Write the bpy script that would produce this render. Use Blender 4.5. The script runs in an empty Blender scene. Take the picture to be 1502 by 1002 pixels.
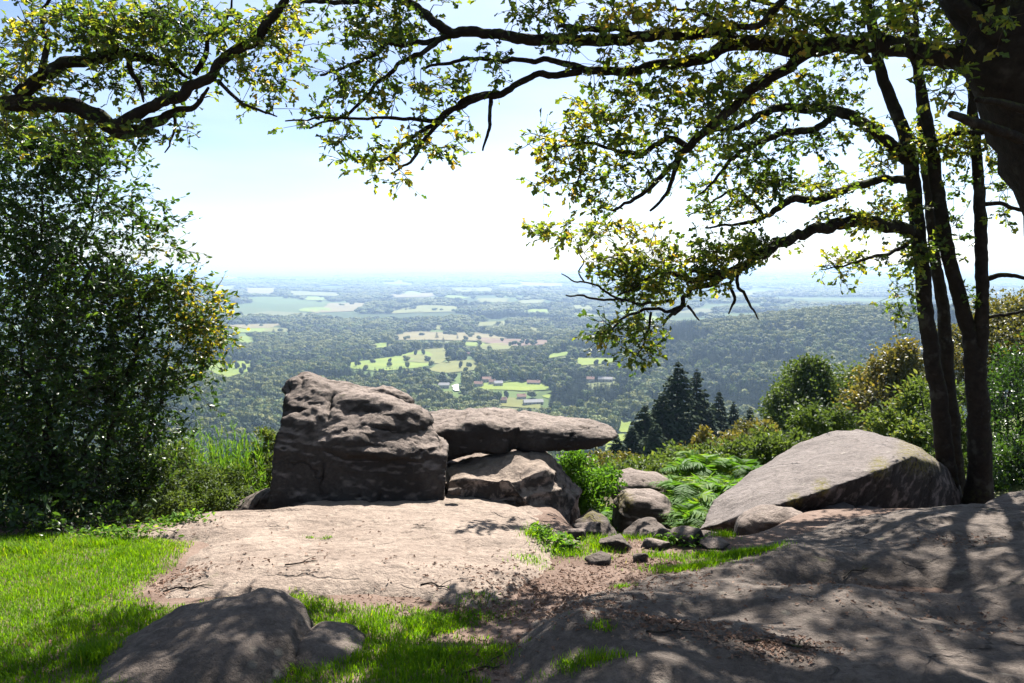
import bpy, bmesh, math
import numpy as np
from mathutils import Vector

rng = np.random.default_rng(11)
C = bpy.context.scene.collection
SC = bpy.context.scene
F = 1168.0                       # focal length in photo pixels (28 mm on a 36 mm sensor)
TH = math.atan(109.0 / F)        # camera pitched slightly down
EYE = np.array([0.0, 0.0, 1.65])
CT, ST = math.cos(TH), math.sin(TH)


# ------------------------------------------------------------------ view geometry
def ray(px, py):
    px = np.asarray(px, float); py = np.asarray(py, float)
    u = (px - 751.0) / F; v = (501.0 - py) / F
    return np.stack([u, CT + v * ST, -ST + v * CT], -1)


def at(px, py, Y):
    d = ray(px, py)
    return EYE + d * (np.asarray(Y, float) / d[..., 1])[..., None]


def project(P):
    Q = np.asarray(P, float) - EYE
    dep = Q[..., 1] * CT - Q[..., 2] * ST
    up = Q[..., 1] * ST + Q[..., 2] * CT
    dep = np.where(np.abs(dep) < 1e-6, 1e-6, dep)
    return 751 + F * Q[..., 0] / dep, 501 - F * up / dep, dep


# ------------------------------------------------------------------ noise
def _h(ix, iy, iz, seed):
    n = (ix.astype(np.int64) * 374761393 + iy.astype(np.int64) * 668265263 + iz.astype(np.int64) * 2147483647 + seed * 1274126177) & 0xFFFFFFFF
    n = ((n ^ (n >> 13)) * 1274126177) & 0xFFFFFFFF
    n = ((n ^ (n >> 15)) * 2246822519) & 0xFFFFFFFF
    n = n ^ (n >> 16)
    return n.astype(np.float64) / 2147483647.5 - 1.0


def vnoise(P, seed=0):
    P = np.asarray(P, float)
    i = np.floor(P); f = P - i; f = f * f * f * (f * (f * 6 - 15) + 10)
    ix, iy, iz = i[..., 0], i[..., 1], i[..., 2]
    fx, fy, fz = f[..., 0], f[..., 1], f[..., 2]
    def L(a, b, t): return a + (b - a) * t
    x00 = L(_h(ix, iy, iz, seed), _h(ix + 1, iy, iz, seed), fx)
    x10 = L(_h(ix, iy + 1, iz, seed), _h(ix + 1, iy + 1, iz, seed), fx)
    x01 = L(_h(ix, iy, iz + 1, seed), _h(ix + 1, iy, iz + 1, seed), fx)
    x11 = L(_h(ix, iy + 1, iz + 1, seed), _h(ix + 1, iy + 1, iz + 1, seed), fx)
    return L(L(x00, x10, fy), L(x01, x11, fy), fz)


def fbm(P, scale=1.0, octv=4, seed=0, gain=0.5):
    P = np.asarray(P, float) * scale
    s = np.zeros(P.shape[:-1]); a = 1.0; t = 0.0
    for k in range(octv):
        s += a * vnoise(P + 17.3 * k, seed + k); t += a
        P = P * 2.03; a *= gain
    return s / t


def ridged(P, scale=1.0, octv=3, seed=0):
    P = np.asarray(P, float) * scale
    s = np.zeros(P.shape[:-1]); a = 1.0; t = 0.0
    for k in range(octv):
        s += a * (1 - np.abs(vnoise(P + 9.1 * k, seed + k)) * 2); t += a
        P = P * 2.1; a *= 0.5
    return s / t


def smooth(a, b, x):
    t = np.clip((np.asarray(x, float) - a) / (b - a), 0, 1)
    return t * t * (3 - 2 * t)


def xyz(x, y, z=0.0):
    x = np.asarray(x, float); y = np.asarray(y, float)
    return np.stack([x, y, np.zeros_like(x) + z], -1)


# ------------------------------------------------------------------ terrain height
PR = np.array([0, 11, 14, 20, 30, 60, 120, 200, 300, 450, 600, 800, 1000, 1e6])
PZ = np.array([0, -1.12, -2.0, -4.4, -8.0, -17.0, -33.0, -58, -91, -134, -162, -177, -180, -180.0])


def ground(x, y):
    x = np.asarray(x, float); y = np.asarray(y, float)
    r = np.hypot(x, y) + 1e-9
    zn = np.where(y > 0, 0.10 - 0.11 * y, 0.10 - 0.03 * y)
    zn = zn + 0.035 * fbm(xyz(x, y), 0.8, 3, 5) * smooth(1, 3, r)
    s0 = 6.5 + 1.2 * smooth(1.9, 3.2, x)
    zn = zn - 0.75 * smooth(0.35, 1.1, x) * smooth(0, 1, (y - s0) / 1.7)
    zn = zn - 0.8 * smooth(-1.9, -2.8, x) * smooth(0, 1, (y - 7.1) / 1.6)
    # small gully where the path leaves between the rocks
    zn = zn - 0.22 * np.exp(-((x - 1.25 - 0.06 * (y - 8)) / 0.55) ** 2) * smooth(6.2, 9.0, y)
    pr = np.interp(r, PR, PZ)
    az = np.arctan2(x, y)
    fl = smooth(0.33, 0.62, az)
    pr = pr + fl * 0.17 * np.minimum(r, 90) * (1 - smooth(80, 240, r)) * smooth(9, 25, r)
    pr = pr + smooth(25, 150, r) * 1.5 * fbm(xyz(x, y), 1 / 40., 3, 8)
    w = smooth(10.3, 14.0, r)
    z = zn * (1 - w) + pr * w
    # hill top continues behind the viewer
    bk = smooth(0.25, -0.25, y / r)
    z = z * (1 - bk) + (0.10 + 0.02 * np.minimum(r, 300)) * bk * smooth(3, 9, r) + zn * bk * (1 - smooth(3, 9, r))
    far = smooth(700, 1300, r) * (1 - bk)
    z = z + far * (14 * fbm(xyz(x, y), 1 / 1300., 3, 21) + 20 * smooth(1300, 2200, r) * fbm(xyz(x, y) * [1, .8, 1], 1 / 850., 2, 22))
    z = z + (1 - bk) * 88 * np.exp(-(np.abs((x - 880) / 560) ** 2.2) - np.abs((y - 1680) / 430) ** 2.2)
    z = z + far * smooth(5000, 16000, r) * (45 * fbm(xyz(x, y), 1 / 6000., 3, 31) + 20)
    z = z + far * 150 * smooth(20000, 34000, r) * (0.45 + 0.55 * fbm(xyz(az * 6, r * 1e-4), 1.0, 3, 41) + 0.5 * smooth(-0.1, -0.5, az))
    return z


def g1(x, y): return float(ground(np.array([x]), np.array([y]))[0])


_TN = np.geomspace(1.5, 60000, 1200); _TF = np.geomspace(350, 60000, 260)


def hit(px, py, far=False):
    """where the line of sight through a photo point meets the terrain"""
    _TY = _TF if far else _TN
    px = np.atleast_1d(np.asarray(px, float)); py = np.atleast_1d(np.asarray(py, float)); out = []
    for k in range(0, len(px), 60):
        D = ray(px[k:k + 60], py[k:k + 60]); D = D / D[:, 1:2]
        T = _TY[None, :, None]; P = EYE + D[:, None, :] * T
        below = P[..., 2] < ground(P[..., 0], P[..., 1])
        i = np.where(below.any(1), below.argmax(1), len(_TY) - 1)
        a = _TY[np.maximum(i - 1, 0)]; b = _TY[i]
        for _ in range(16):
            m = (a + b) / 2; Q = EYE + D * m[:, None]; u = Q[:, 2] < ground(Q[:, 0], Q[:, 1])
            b = np.where(u, m, b); a = np.where(u, a, m)
        out.append(EYE + D * b[:, None])
    return np.concatenate(out)


def inpoly(px, py, poly):
    px = np.asarray(px); py = np.asarray(py); res = np.zeros(px.shape, bool)
    n = len(poly); j = n - 1
    for i in range(n):
        xi, yi = poly[i]; xj, yj = poly[j]
        c = ((yi > py) != (yj > py)) & (px < (xj - xi) * (py - yi) / (yj - yi + 1e-12) + xi)
        res ^= c; j = i
    return res


def polydist(x, y, poly):
    """signed distance, positive inside"""
    d = np.full(x.shape, 1e9); n = len(poly)
    for i in range(n):
        ax, ay = poly[i]; bx, by = poly[(i + 1) % n]
        vx, vy = bx - ax, by - ay
        t = np.clip(((x - ax) * vx + (y - ay) * vy) / (vx * vx + vy * vy + 1e-12), 0, 1)
        d = np.minimum(d, np.hypot(x - ax - t * vx, y - ay - t * vy))
    return np.where(inpoly(x, y, poly), d, -d)


# ------------------------------------------------------------------ objects
def tag(o, label=None, cat=None, group=None, kind=None):
    if label: o['label'] = label
    if cat: o['category'] = cat
    if group: o['group'] = group
    if kind: o['kind'] = kind
    return o


def thing(name, label, cat, loc, group=None):
    o = bpy.data.objects.new(name, None); C.objects.link(o)
    o.location = [float(v) for v in loc]; o.empty_display_size = 0.2
    return tag(o, label, cat, group)


def rootloc(o):
    p = np.zeros(3)
    while o is not None:
        p += np.array(o.location); o = o.parent
    return p


def make_mesh(name, V, Fs, mat=None, shade=False, tint=None, extra=None, mats=None, midx=None):
    """V (n,3); Fs list of (m,k) index arrays; tint = per-vertex float"""
    me = bpy.data.meshes.new(name)
    V = np.ascontiguousarray(V, dtype=np.float32)
    Fs = [np.asarray(f, np.int32) for f in Fs if len(f)]
    me.vertices.add(len(V)); me.vertices.foreach_set('co', V.ravel())
    nl = sum(f.size for f in Fs); npoly = sum(len(f) for f in Fs)
    me.loops.add(nl); me.polygons.add(npoly)
    me.loops.foreach_set('vertex_index', np.concatenate([f.ravel() for f in Fs]))
    tot = np.concatenate([np.full(len(f), f.shape[1], np.int32) for f in Fs])
    st = np.concatenate([[0], np.cumsum(tot)[:-1]]).astype(np.int32)
    me.polygons.foreach_set('loop_start', st)
    try: me.polygons.foreach_set('loop_total', tot)
    except Exception: pass
    me.polygons.foreach_set('use_smooth', np.full(npoly, bool(shade)))
    me.update(calc_edges=True)
    if tint is not None:
        a = me.attributes.new('tint', 'FLOAT', 'POINT'); a.data.foreach_set('value', np.asarray(tint, np.float32))
    for k, v in (extra or {}).items():
        a = me.attributes.new(k, 'FLOAT', 'POINT'); a.data.foreach_set('value', np.asarray(v, np.float32))
    if mat: me.materials.append(mat)
    for m_ in (mats or []): me.materials.append(m_)
    if midx is not None: me.polygons.foreach_set('material_index', np.concatenate(midx).astype(np.int32))
    return me


def mesh_obj(name, V, Fs, mat, parent=None, shade=False, tint=None, extra=None, loc=None):
    V = np.asarray(V, float)
    if parent is not None: V = V - rootloc(parent)
    elif loc is not None: V = V - np.asarray(loc, float)
    me = make_mesh(name, V, Fs, mat, shade, tint, extra)
    o = bpy.data.objects.new(name, me); C.objects.link(o)
    if parent is not None: o.parent = parent
    elif loc is not None: o.location = [float(v) for v in loc]
    return o


class MB:
    def __init__(s): s.V = []; s.F = {}; s.T = []; s.n = 0
    def add(s, V, Fs, tint=None):
        V = np.asarray(V, float)
        for f in Fs:
            f = np.asarray(f, np.int64)
            if len(f): s.F.setdefault(f.shape[1], []).append(f + s.n)
        s.V.append(V); s.n += len(V)
        s.T.append(np.zeros(len(V)) if tint is None else np.broadcast_to(np.asarray(tint, float), (len(V),)))
    def build(s, name, mat, parent=None, shade=False, loc=None):
        return mesh_obj(name, np.concatenate(s.V), [np.concatenate(v) for v in s.F.values()], mat, parent, shade, np.concatenate(s.T), None, loc)


def spline(P, R, step):
    """Catmull-Rom resampling of a path with radii"""
    P = np.asarray(P, float); R = np.asarray(R, float)
    if len(P) == 2: P = np.array([P[0], P.mean(0), P[1]]); R = np.array([R[0], R.mean(), R[1]])
    A = np.concatenate([[2 * P[0] - P[1]], P, [2 * P[-1] - P[-2]]])
    out = []; rr = []
    for i in range(len(P) - 1):
        p0, p1, p2, p3 = A[i:i + 4]
        n = max(2, int(np.linalg.norm(p2 - p1) / step))
        t = (np.arange(n) / n)[:, None]
        out.append(0.5 * ((2 * p1) + (-p0 + p2) * t + (2 * p0 - 5 * p1 + 4 * p2 - p3) * t ** 2 + (-p0 + 3 * p1 - 3 * p2 + p3) * t ** 3))
        rr.append(R[i] + (R[i + 1] - R[i]) * t[:, 0])
    out.append(P[-1:]); rr.append(R[-1:])
    return np.concatenate(out), np.concatenate(rr)


def tube(P, R, sides=8, rough=0.0, seed=0):
    P = np.asarray(P, float); n = len(P)
    T = np.gradient(P, axis=0); T /= np.linalg.norm(T, axis=1)[:, None] + 1e-12
    u = np.cross(T[0], [0.31, 0.2, 0.93]); u /= np.linalg.norm(u) + 1e-12
    U = []
    for i in range(n):
        u = u - T[i] * np.dot(u, T[i]); u /= np.linalg.norm(u) + 1e-12; U.append(u)
    U = np.array(U); W = np.cross(T, U)
    a = np.arange(sides) / sides * 2 * np.pi
    rad = np.asarray(R)[:, None] * np.ones(sides)
    ring = U[:, None, :] * np.cos(a)[None, :, None] + W[:, None, :] * np.sin(a)[None, :, None]
    if rough:
        rad = rad * (1 + rough * fbm((P[:, None, :] + ring * rad[..., None]) / (np.max(R) + 1e-9), 1.6, 3, seed))
    V = (P[:, None, :] + ring * rad[..., None]).reshape(-1, 3)
    i = np.arange(n - 1)[:, None]; j = np.arange(sides)[None, :]; k = (j + 1) % sides
    Fq = np.stack([i * sides + j, i * sides + k, (i + 1) * sides + k, (i + 1) * sides + j], -1).reshape(-1, 4)
    V = np.concatenate([V, P[-1:] + T[-1:] * R[-1] * 0.6, P[:1]])
    tip = n * sides; b = (n - 1) * sides
    jj = np.arange(sides); kk = (jj + 1) % sides
    tri = np.concatenate([np.stack([b + jj, b + kk, np.full(sides, tip)], -1), np.stack([kk, jj, np.full(sides, tip + 1)], -1)])
    return V, [Fq, tri]


def unit(v): return v / (np.linalg.norm(v, axis=-1, keepdims=True) + 1e-12)


LEAF = {
    'oak': (np.array([[0, 0, 0], [-.20, .26, .05], [-.11, .42, .03], [-.31, .64, .08], [-.13, .84, .03], [0, 1, -.08], [.13, .84, .03], [.31, .64, .08], [.11, .42, .03], [.20, .26, .05]]),
            [np.array([[0, 5, 4, 3, 2, 1], [0, 9, 8, 7, 6, 5]])]),
    'oval': (np.array([[0, 0, 0], [-.22, .3, .06], [-.2, .68, .06], [0, 1, -.06], [.2, .68, .06], [.22, .3, .06]]),
             [np.array([[0, 3, 2, 1], [0, 5, 4, 3]])]),
    'quad': (np.array([[0, 0, 0], [-.42, .5, .06], [0, 1, -.05], [.42, .5, .06]]), [np.array([[0, 3, 2, 1]])]),
    'pinna': (np.array([[-.03, 0, 0], [.03, 0, 0], [.085, .3, .02], [.06, .65, 0], [0, 1, -.06], [-.06, .65, 0], [-.085, .3, .02]]), [np.array([[0, 1, 2, 6], [6, 2, 3, 5]]), np.array([[5, 3, 4]])]),
    'rib': (np.array([[-.015, 0, 0], [.015, 0, 0], [.008, 1, 0], [-.008, 1, 0]]), [np.array([[0, 1, 2, 3]])]),
    'needle': (np.array([[-.06, 0, 0], [.06, 0, 0], [.035, 1, 0], [-.035, 1, 0]]), [np.array([[0, 1, 2, 3]])]),
}


def leaves(mb, P, D, N, S, kind='oval', tint=None):
    """one leaf at each P, pointing along D with upper side N, length S"""
    tv, tf = LEAF[kind]; n = len(P)
    if n == 0: return
    D = unit(D); X = unit(np.cross(D, N)); N = np.cross(X, D)
    S = np.broadcast_to(np.asarray(S, float), (n,))
    V = P[:, None, :] + S[:, None, None] * (tv[None, :, 0:1] * X[:, None, :] + tv[None, :, 1:2] * D[:, None, :] + tv[None, :, 2:3] * N[:, None, :])
    k = len(tv); off = (np.arange(n) * k)[:, None, None]
    mb.add(V.reshape(-1, 3), [(f[None] + off).reshape(-1, f.shape[1]) for f in tf], None if tint is None else np.repeat(tint, k))


def rdir(n, zs=1.0):
    v = rng.normal(size=(n, 3)); v[:, 2] *= zs
    return unit(v)
# ------------------------------------------------------------------ materials
def nmat(name):
    m = bpy.data.materials.new(name); m.use_nodes = True
    nt = m.node_tree; nt.nodes.clear()
    out = nt.nodes.new('ShaderNodeOutputMaterial')
    return m, nt, out


def N(nt, typ, **kw):
    n = nt.nodes.new(typ)
    for k, v in kw.items():
        if k.startswith('i_'): n.inputs[k[2:].replace('_', ' ')].default_value = v
        else: setattr(n, k, v)
    return n


def ramp(nt, fac, stops):
    r = nt.nodes.new('ShaderNodeValToRGB'); e = r.color_ramp.elements
    while len(e) < len(stops): e.new(0.5)
    for k, (p, c) in enumerate(stops):
        e[k].position = p; e[k].color = (c[0], c[1], c[2], 1)
    if fac is not None: nt.links.new(fac, r.inputs[0])
    return r.outputs[0]


def mixc(nt, fac, a, b, mode='MIX'):
    m = nt.nodes.new('ShaderNodeMix'); m.data_type = 'RGBA'; m.blend_type = mode
    for sock, v in ((0, fac), (6, a), (7, b)):
        if hasattr(v, 'is_linked') or hasattr(v, 'node'): nt.links.new(v, m.inputs[sock])
        elif sock == 0: m.inputs[0].default_value = v
        else: m.inputs[sock].default_value = (v[0], v[1], v[2], 1)
    return m.outputs[2]


def noise_out(nt, vec, scale, detail=4, rough=0.55, dist=0.0):
    n = N(nt, 'ShaderNodeTexNoise'); n.inputs['Scale'].default_value = scale
    n.inputs['Detail'].default_value = detail; n.inputs['Roughness'].default_value = rough; n.inputs['Distortion'].default_value = dist
    nt.links.new(vec, n.inputs['Vector'])
    return n.outputs['Fac']


def geo(nt): return nt.nodes.new('ShaderNodeNewGeometry')


def attr(nt, name):
    a = nt.nodes.new('ShaderNodeAttribute'); a.attribute_name = name
    return a.outputs['Fac']


def maprange(nt, v, a, b, c=0.0, d=1.0):
    m = nt.nodes.new('ShaderNodeMapRange'); nt.links.new(v, m.inputs[0])
    for k, x in zip((1, 2, 3, 4), (a, b, c, d)): m.inputs[k].default_value = x
    return m.outputs[0]


def mth(nt, op, a, b=None):
    m = nt.nodes.new('ShaderNodeMath'); m.operation = op
    for k, v in enumerate((a, b)):
        if v is None: continue
        if isinstance(v, (int, float)): m.inputs[k].default_value = v
        else: nt.links.new(v, m.inputs[k])
    return m.outputs[0]


def leaf_mat(name, stops, trans=0.4, rough=0.45, spec=0.5, tcol=1.6, tint2=(1.25, 1.15, 0.5), species=0.0):
    m, nt, out = nmat(name)
    f = attr(nt, 'tint')
    if species:      # every tree a slightly different leaf colour
        oi = nt.nodes.new('ShaderNodeObjectInfo'); f = mth(nt, 'ADD', f, maprange(nt, oi.outputs['Random'], 0, 1, -species, species))
    col = ramp(nt, f, stops)
    p = N(nt, 'ShaderNodeBsdfPrincipled'); p.inputs['Roughness'].default_value = rough
    p.inputs['Specular IOR Level'].default_value = spec
    nt.links.new(col, p.inputs['Base Color'])
    t = N(nt, 'ShaderNodeBsdfTranslucent')
    tc = mixc(nt, 1.0, col, tuple(tcol * v for v in tint2), 'MULTIPLY')
    nt.links.new(tc, t.inputs['Color'])
    mx = N(nt, 'ShaderNodeMixShader'); mx.inputs[0].default_value = trans
    nt.links.new(p.outputs[0], mx.inputs[1]); nt.links.new(t.outputs[0], mx.inputs[2]); nt.links.new(mx.outputs[0], out.inputs[0])
    return m


def bark_mat(name, base=(0.012, 0.0095, 0.0075), moss=(0.05, 0.06, 0.012), amt=0.55):
    m, nt, out = nmat(name)
    g = geo(nt); pos = g.outputs['Position']
    n1 = noise_out(nt, pos, 14, 5, 0.65); n2 = noise_out(nt, pos, 60, 4, 0.6)
    col = mixc(nt, maprange(nt, n1, 0.35, 0.7), base, tuple(v * 2.1 for v in base))
    col = mixc(nt, maprange(nt, noise_out(nt, pos, 5, 4), 0.58, 0.68, 0, 0.6), col, (0.06, 0.058, 0.048))
    sx = N(nt, 'ShaderNodeSeparateXYZ'); nt.links.new(g.outputs['Normal'], sx.inputs[0])
    mf = mth(nt, 'MULTIPLY', maprange(nt, sx.outputs[2], 0.1, 0.7), maprange(nt, n1, 0.62 - amt * 0.3, 0.68 - amt * 0.2))
    col = mixc(nt, mf, col, moss)
    p = N(nt, 'ShaderNodeBsdfPrincipled'); p.inputs['Roughness'].default_value = 0.92; p.inputs['Specular IOR Level'].default_value = 0.15
    nt.links.new(col, p.inputs['Base Color'])
    b = N(nt, 'ShaderNodeBump'); b.inputs['Strength'].default_value = 0.9; b.inputs['Distance'].default_value = 0.02
    nt.links.new(mth(nt, 'ADD', n1, mth(nt, 'MULTIPLY', n2, 0.5)), b.inputs['Height']); nt.links.new(b.outputs[0], p.inputs['Normal'])
    nt.links.new(p.outputs[0], out.inputs[0])
    return m


def rock_mat(name, a=(0.30, 0.235, 0.20), b=(0.40, 0.325, 0.285), dark=(0.018, 0.0155, 0.0135), darkamt=0.5, mossamt=0.3, cracks=0.75, lichen=0.25):
    m, nt, out = nmat(name)
    g = geo(nt); pos = g.outputs['Position']
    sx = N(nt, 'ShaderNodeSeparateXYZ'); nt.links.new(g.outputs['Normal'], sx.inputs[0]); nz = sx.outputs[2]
    big = noise_out(nt, pos, 1.7, 5, 0.6, 0.6); mid = noise_out(nt, pos, 7, 5, 0.62, 0.4); fine = noise_out(nt, pos, 70, 3, 0.7); gr = noise_out(nt, pos, 240, 2, 0.7)
    col = mixc(nt, maprange(nt, big, 0.32, 0.68), a, b)
    col = mixc(nt, maprange(nt, mid, 0.42, 0.68, 0, 0.45), col, tuple(v * 0.62 for v in a))
    mid2 = noise_out(nt, pos, 24, 4, 0.65, 0.3)
    col = mixc(nt, maprange(nt, mid2, 0.5, 0.68, 0, 0.5), col, tuple(v * 0.5 for v in a))
    col = mixc(nt, maprange(nt, mid2, 0.46, 0.34, 0, 0.4), col, tuple(min(1, v * 1.25) for v in b))
    # pale and ochre lichen patches
    v = N(nt, 'ShaderNodeTexVoronoi'); v.inputs['Scale'].default_value = 9; nt.links.new(pos, v.inputs['Vector'])
    lf = mth(nt, 'MULTIPLY', maprange(nt, v.outputs['Distance'], 0.30, 0.18), maprange(nt, noise_out(nt, pos, 3.1, 3), 0.52, 0.66))
    col = mixc(nt, mth(nt, 'MULTIPLY', lf, lichen), col, (0.40, 0.38, 0.30))
    # mineral speckle
    col = mixc(nt, maprange(nt, gr, 0.60, 0.72, 0, 0.55), col, tuple(v * 1.55 for v in b))
    col = mixc(nt, maprange(nt, gr, 0.40, 0.30, 0, 0.65), col, tuple(v * 0.35 for v in a))
    # dark lichen, plus shade painted into the steep faces so only tops stay bright
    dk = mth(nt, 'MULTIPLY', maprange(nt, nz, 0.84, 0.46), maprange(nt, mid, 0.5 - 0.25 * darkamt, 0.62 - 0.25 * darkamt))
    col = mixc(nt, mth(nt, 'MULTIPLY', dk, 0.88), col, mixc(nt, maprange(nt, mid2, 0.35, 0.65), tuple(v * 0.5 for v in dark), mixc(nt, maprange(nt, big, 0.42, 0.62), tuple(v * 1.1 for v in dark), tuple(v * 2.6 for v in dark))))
    # joints and hairline cracks
    if cracks:
        wv = N(nt, 'ShaderNodeVectorMath', operation='ADD'); nt.links.new(pos, wv.inputs[0])
        nz_ = N(nt, 'ShaderNodeTexNoise'); nz_.inputs['Scale'].default_value = 2.5; nz_.inputs['Detail'].default_value = 4; nt.links.new(pos, nz_.inputs['Vector'])
        sc_ = N(nt, 'ShaderNodeVectorMath', operation='SCALE'); nt.links.new(nz_.outputs['Color'], sc_.inputs[0]); sc_.inputs['Scale'].default_value = 0.6; nt.links.new(sc_.outputs[0], wv.inputs[1])
        vc = N(nt, 'ShaderNodeTexVoronoi', feature='DISTANCE_TO_EDGE'); vc.inputs['Scale'].default_value = cracks; nt.links.new(wv.outputs[0], vc.inputs['Vector'])
        crk = mth(nt, 'MULTIPLY', maprange(nt, vc.outputs['Distance'], 0.012, 0.004), maprange(nt, noise_out(nt, pos, 1.3, 3), 0.52, 0.60))
        col = mixc(nt, mth(nt, 'MULTIPLY', crk, 0.65), col, tuple(v * 0.22 for v in a))
    # moss where the mesh says so
    ms = mth(nt, 'MULTIPLY', attr(nt, 'moss'), maprange(nt, mid2, 0.42, 0.60))
    col = mixc(nt, ms, col, mixc(nt, fine, (0.075, 0.065, 0.014), (0.15, 0.125, 0.03)))
    if mossamt:
        mg = mth(nt, 'MULTIPLY', maprange(nt, nz, 0.5, 0.9), maprange(nt, noise_out(nt, pos, 2.6, 6, 0.7), 0.64, 0.72, 0, mossamt))
        col = mixc(nt, mg, col, (0.12, 0.13, 0.05))
    p = N(nt, 'ShaderNodeBsdfPrincipled'); p.inputs['Roughness'].default_value = 0.88; p.inputs['Specular IOR Level'].default_value = 0.2
    nt.links.new(col, p.inputs['Base Color'])
    hgt = mth(nt, 'ADD', mth(nt, 'ADD', mid, mth(nt, 'MULTIPLY', mid2, 0.7)), mth(nt, 'ADD', mth(nt, 'MULTIPLY', fine, 0.35), mth(nt, 'MULTIPLY', gr, 0.12)))
    if cracks: hgt = mth(nt, 'SUBTRACT', hgt, mth(nt, 'MULTIPLY', crk, 1.2))
    bp = N(nt, 'ShaderNodeBump'); bp.inputs['Strength'].default_value = 0.85; bp.inputs['Distance'].default_value = 0.035
    nt.links.new(hgt, bp.inputs['Height']); nt.links.new(bp.outputs[0], p.inputs['Normal'])
    nt.links.new(p.outputs[0], out.inputs[0])
    return m


def flat_mat(name, col, rough=0.8, var=0.25, scale=3.0, bump=0.0, col2=None):
    m, nt, out = nmat(name)
    pos = geo(nt).outputs['Position']
    n1 = noise_out(nt, pos, scale, 5, 0.6)
    c = mixc(nt, maprange(nt, n1, 0.3, 0.7), tuple(v * (1 - var) for v in col), col2 or tuple(min(1, v * (1 + var)) for v in col))
    p = N(nt, 'ShaderNodeBsdfPrincipled'); p.inputs['Roughness'].default_value = rough; p.inputs['Specular IOR Level'].default_value = 0.25
    nt.links.new(c, p.inputs['Base Color'])
    if bump:
        b = N(nt, 'ShaderNodeBump'); b.inputs['Strength'].default_value = 0.8; b.inputs['Distance'].default_value = bump
        nt.links.new(n1, b.inputs['Height']); nt.links.new(b.outputs[0], p.inputs['Normal'])
    nt.links.new(p.outputs[0], out.inputs[0])
    return m


def terrain_mat():
    m, nt, out = nmat('terrain')
    g = geo(nt); pos = g.outputs['Position']
    near = attr(nt, 'near'); far = attr(nt, 'far')
    n1 = noise_out(nt, pos, 2.2, 6, 0.65); n2 = noise_out(nt, pos, 38, 4, 0.7); n3 = noise_out(nt, pos, 160, 2, 0.7)
    dirt = mixc(nt, maprange(nt, n1, 0.35, 0.65), (0.085, 0.055, 0.042), (0.18, 0.13, 0.105))
    dirt = mixc(nt, maprange(nt, n2, 0.55, 0.68, 0, 0.8), dirt, (0.07, 0.045, 0.035))
    dirt = mixc(nt, maprange(nt, n3, 0.58, 0.7, 0, 0.6), dirt, (0.36, 0.27, 0.21))
    hill = mixc(nt, maprange(nt, noise_out(nt, pos, 0.4, 5, 0.6), 0.35, 0.65), (0.035, 0.055, 0.016), (0.085, 0.10, 0.03))
    # patchwork of far pastures
    v = N(nt, 'ShaderNodeTexVoronoi'); v.inputs['Scale'].default_value = 1 / 420.0; nt.links.new(pos, v.inputs['Vector'])
    sx = N(nt, 'ShaderNodeSeparateColor'); nt.links.new(v.outputs['Color'], sx.inputs[0])
    patch = ramp(nt, sx.outputs[0], [(0.0, (0.03, 0.045, 0.014)), (0.35, (0.045, 0.07, 0.018)), (0.6, (0.075, 0.11, 0.026)), (0.8, (0.10, 0.10, 0.045)), (1.0, (0.05, 0.075, 0.02))])
    col = mixc(nt, far, hill, patch)
    col = mixc(nt, near, col, dirt)
    p = N(nt, 'ShaderNodeBsdfPrincipled'); p.inputs['Roughness'].default_value = 0.95; p.inputs['Specular IOR Level'].default_value = 0.1
    nt.links.new(col, p.inputs['Base Color'])
    b = N(nt, 'ShaderNodeBump'); b.inputs['Strength'].default_value = 0.9; b.inputs['Distance'].default_value = 0.03
    nt.links.new(mth(nt, 'ADD', n1, mth(nt, 'MULTIPLY', n2, 0.5)), b.inputs['Height']); nt.links.new(b.outputs[0], p.inputs['Normal'])
    nt.links.new(p.outputs[0], out.inputs[0])
    return m


M = {}
M['terrain'] = terrain_mat()
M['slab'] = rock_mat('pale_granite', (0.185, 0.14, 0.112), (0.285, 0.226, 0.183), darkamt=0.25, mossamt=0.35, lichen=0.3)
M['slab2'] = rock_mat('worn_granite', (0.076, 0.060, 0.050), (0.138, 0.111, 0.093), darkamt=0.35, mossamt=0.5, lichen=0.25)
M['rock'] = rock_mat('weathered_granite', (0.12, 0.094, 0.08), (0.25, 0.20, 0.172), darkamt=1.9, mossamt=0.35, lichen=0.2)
M['grey'] = rock_mat('grey_granite', (0.115, 0.096, 0.088), (0.18, 0.152, 0.14), darkamt=0.5, mossamt=0.15, lichen=0.35)
M['bark'] = bark_mat('oak_bark')
M['bark2'] = bark_mat('twig_bark', (0.025, 0.019, 0.015), amt=0.2)
M['oak'] = leaf_mat('oak_leaf', [(0, (0.016, 0.036, 0.009)), (0.4, (0.04, 0.072, 0.012)), (0.66, (0.105, 0.135, 0.017)), (0.88, (0.17, 0.165, 0.022)), (1, (0.22, 0.155, 0.03))], trans=0.5, rough=0.45, tcol=2.3)
M['holly'] = leaf_mat('glossy_leaf', [(0, (0.014, 0.034, 0.008)), (0.5, (0.032, 0.07, 0.012)), (0.84, (0.07, 0.12, 0.016)), (0.94, (0.20, 0.19, 0.02)), (1, (0.30, 0.25, 0.03))], trans=0.42, rough=0.36, spec=0.42, tcol=2.0)
M['grass'] = leaf_mat('grass_blade', [(0, (0.035, 0.095, 0.005)), (0.5, (0.09, 0.19, 0.006)), (0.85, (0.165, 0.26, 0.008)), (1, (0.29, 0.25, 0.08))], trans=0.5, rough=0.6, spec=0.12, tcol=1.7, tint2=(1.15, 1.1, 0.2))
M['fern'] = leaf_mat('fern_frond', [(0, (0.04, 0.10, 0.014)), (0.6, (0.08, 0.18, 0.02)), (1, (0.18, 0.24, 0.035))], trans=0.45, rough=0.6, spec=0.12)
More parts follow.
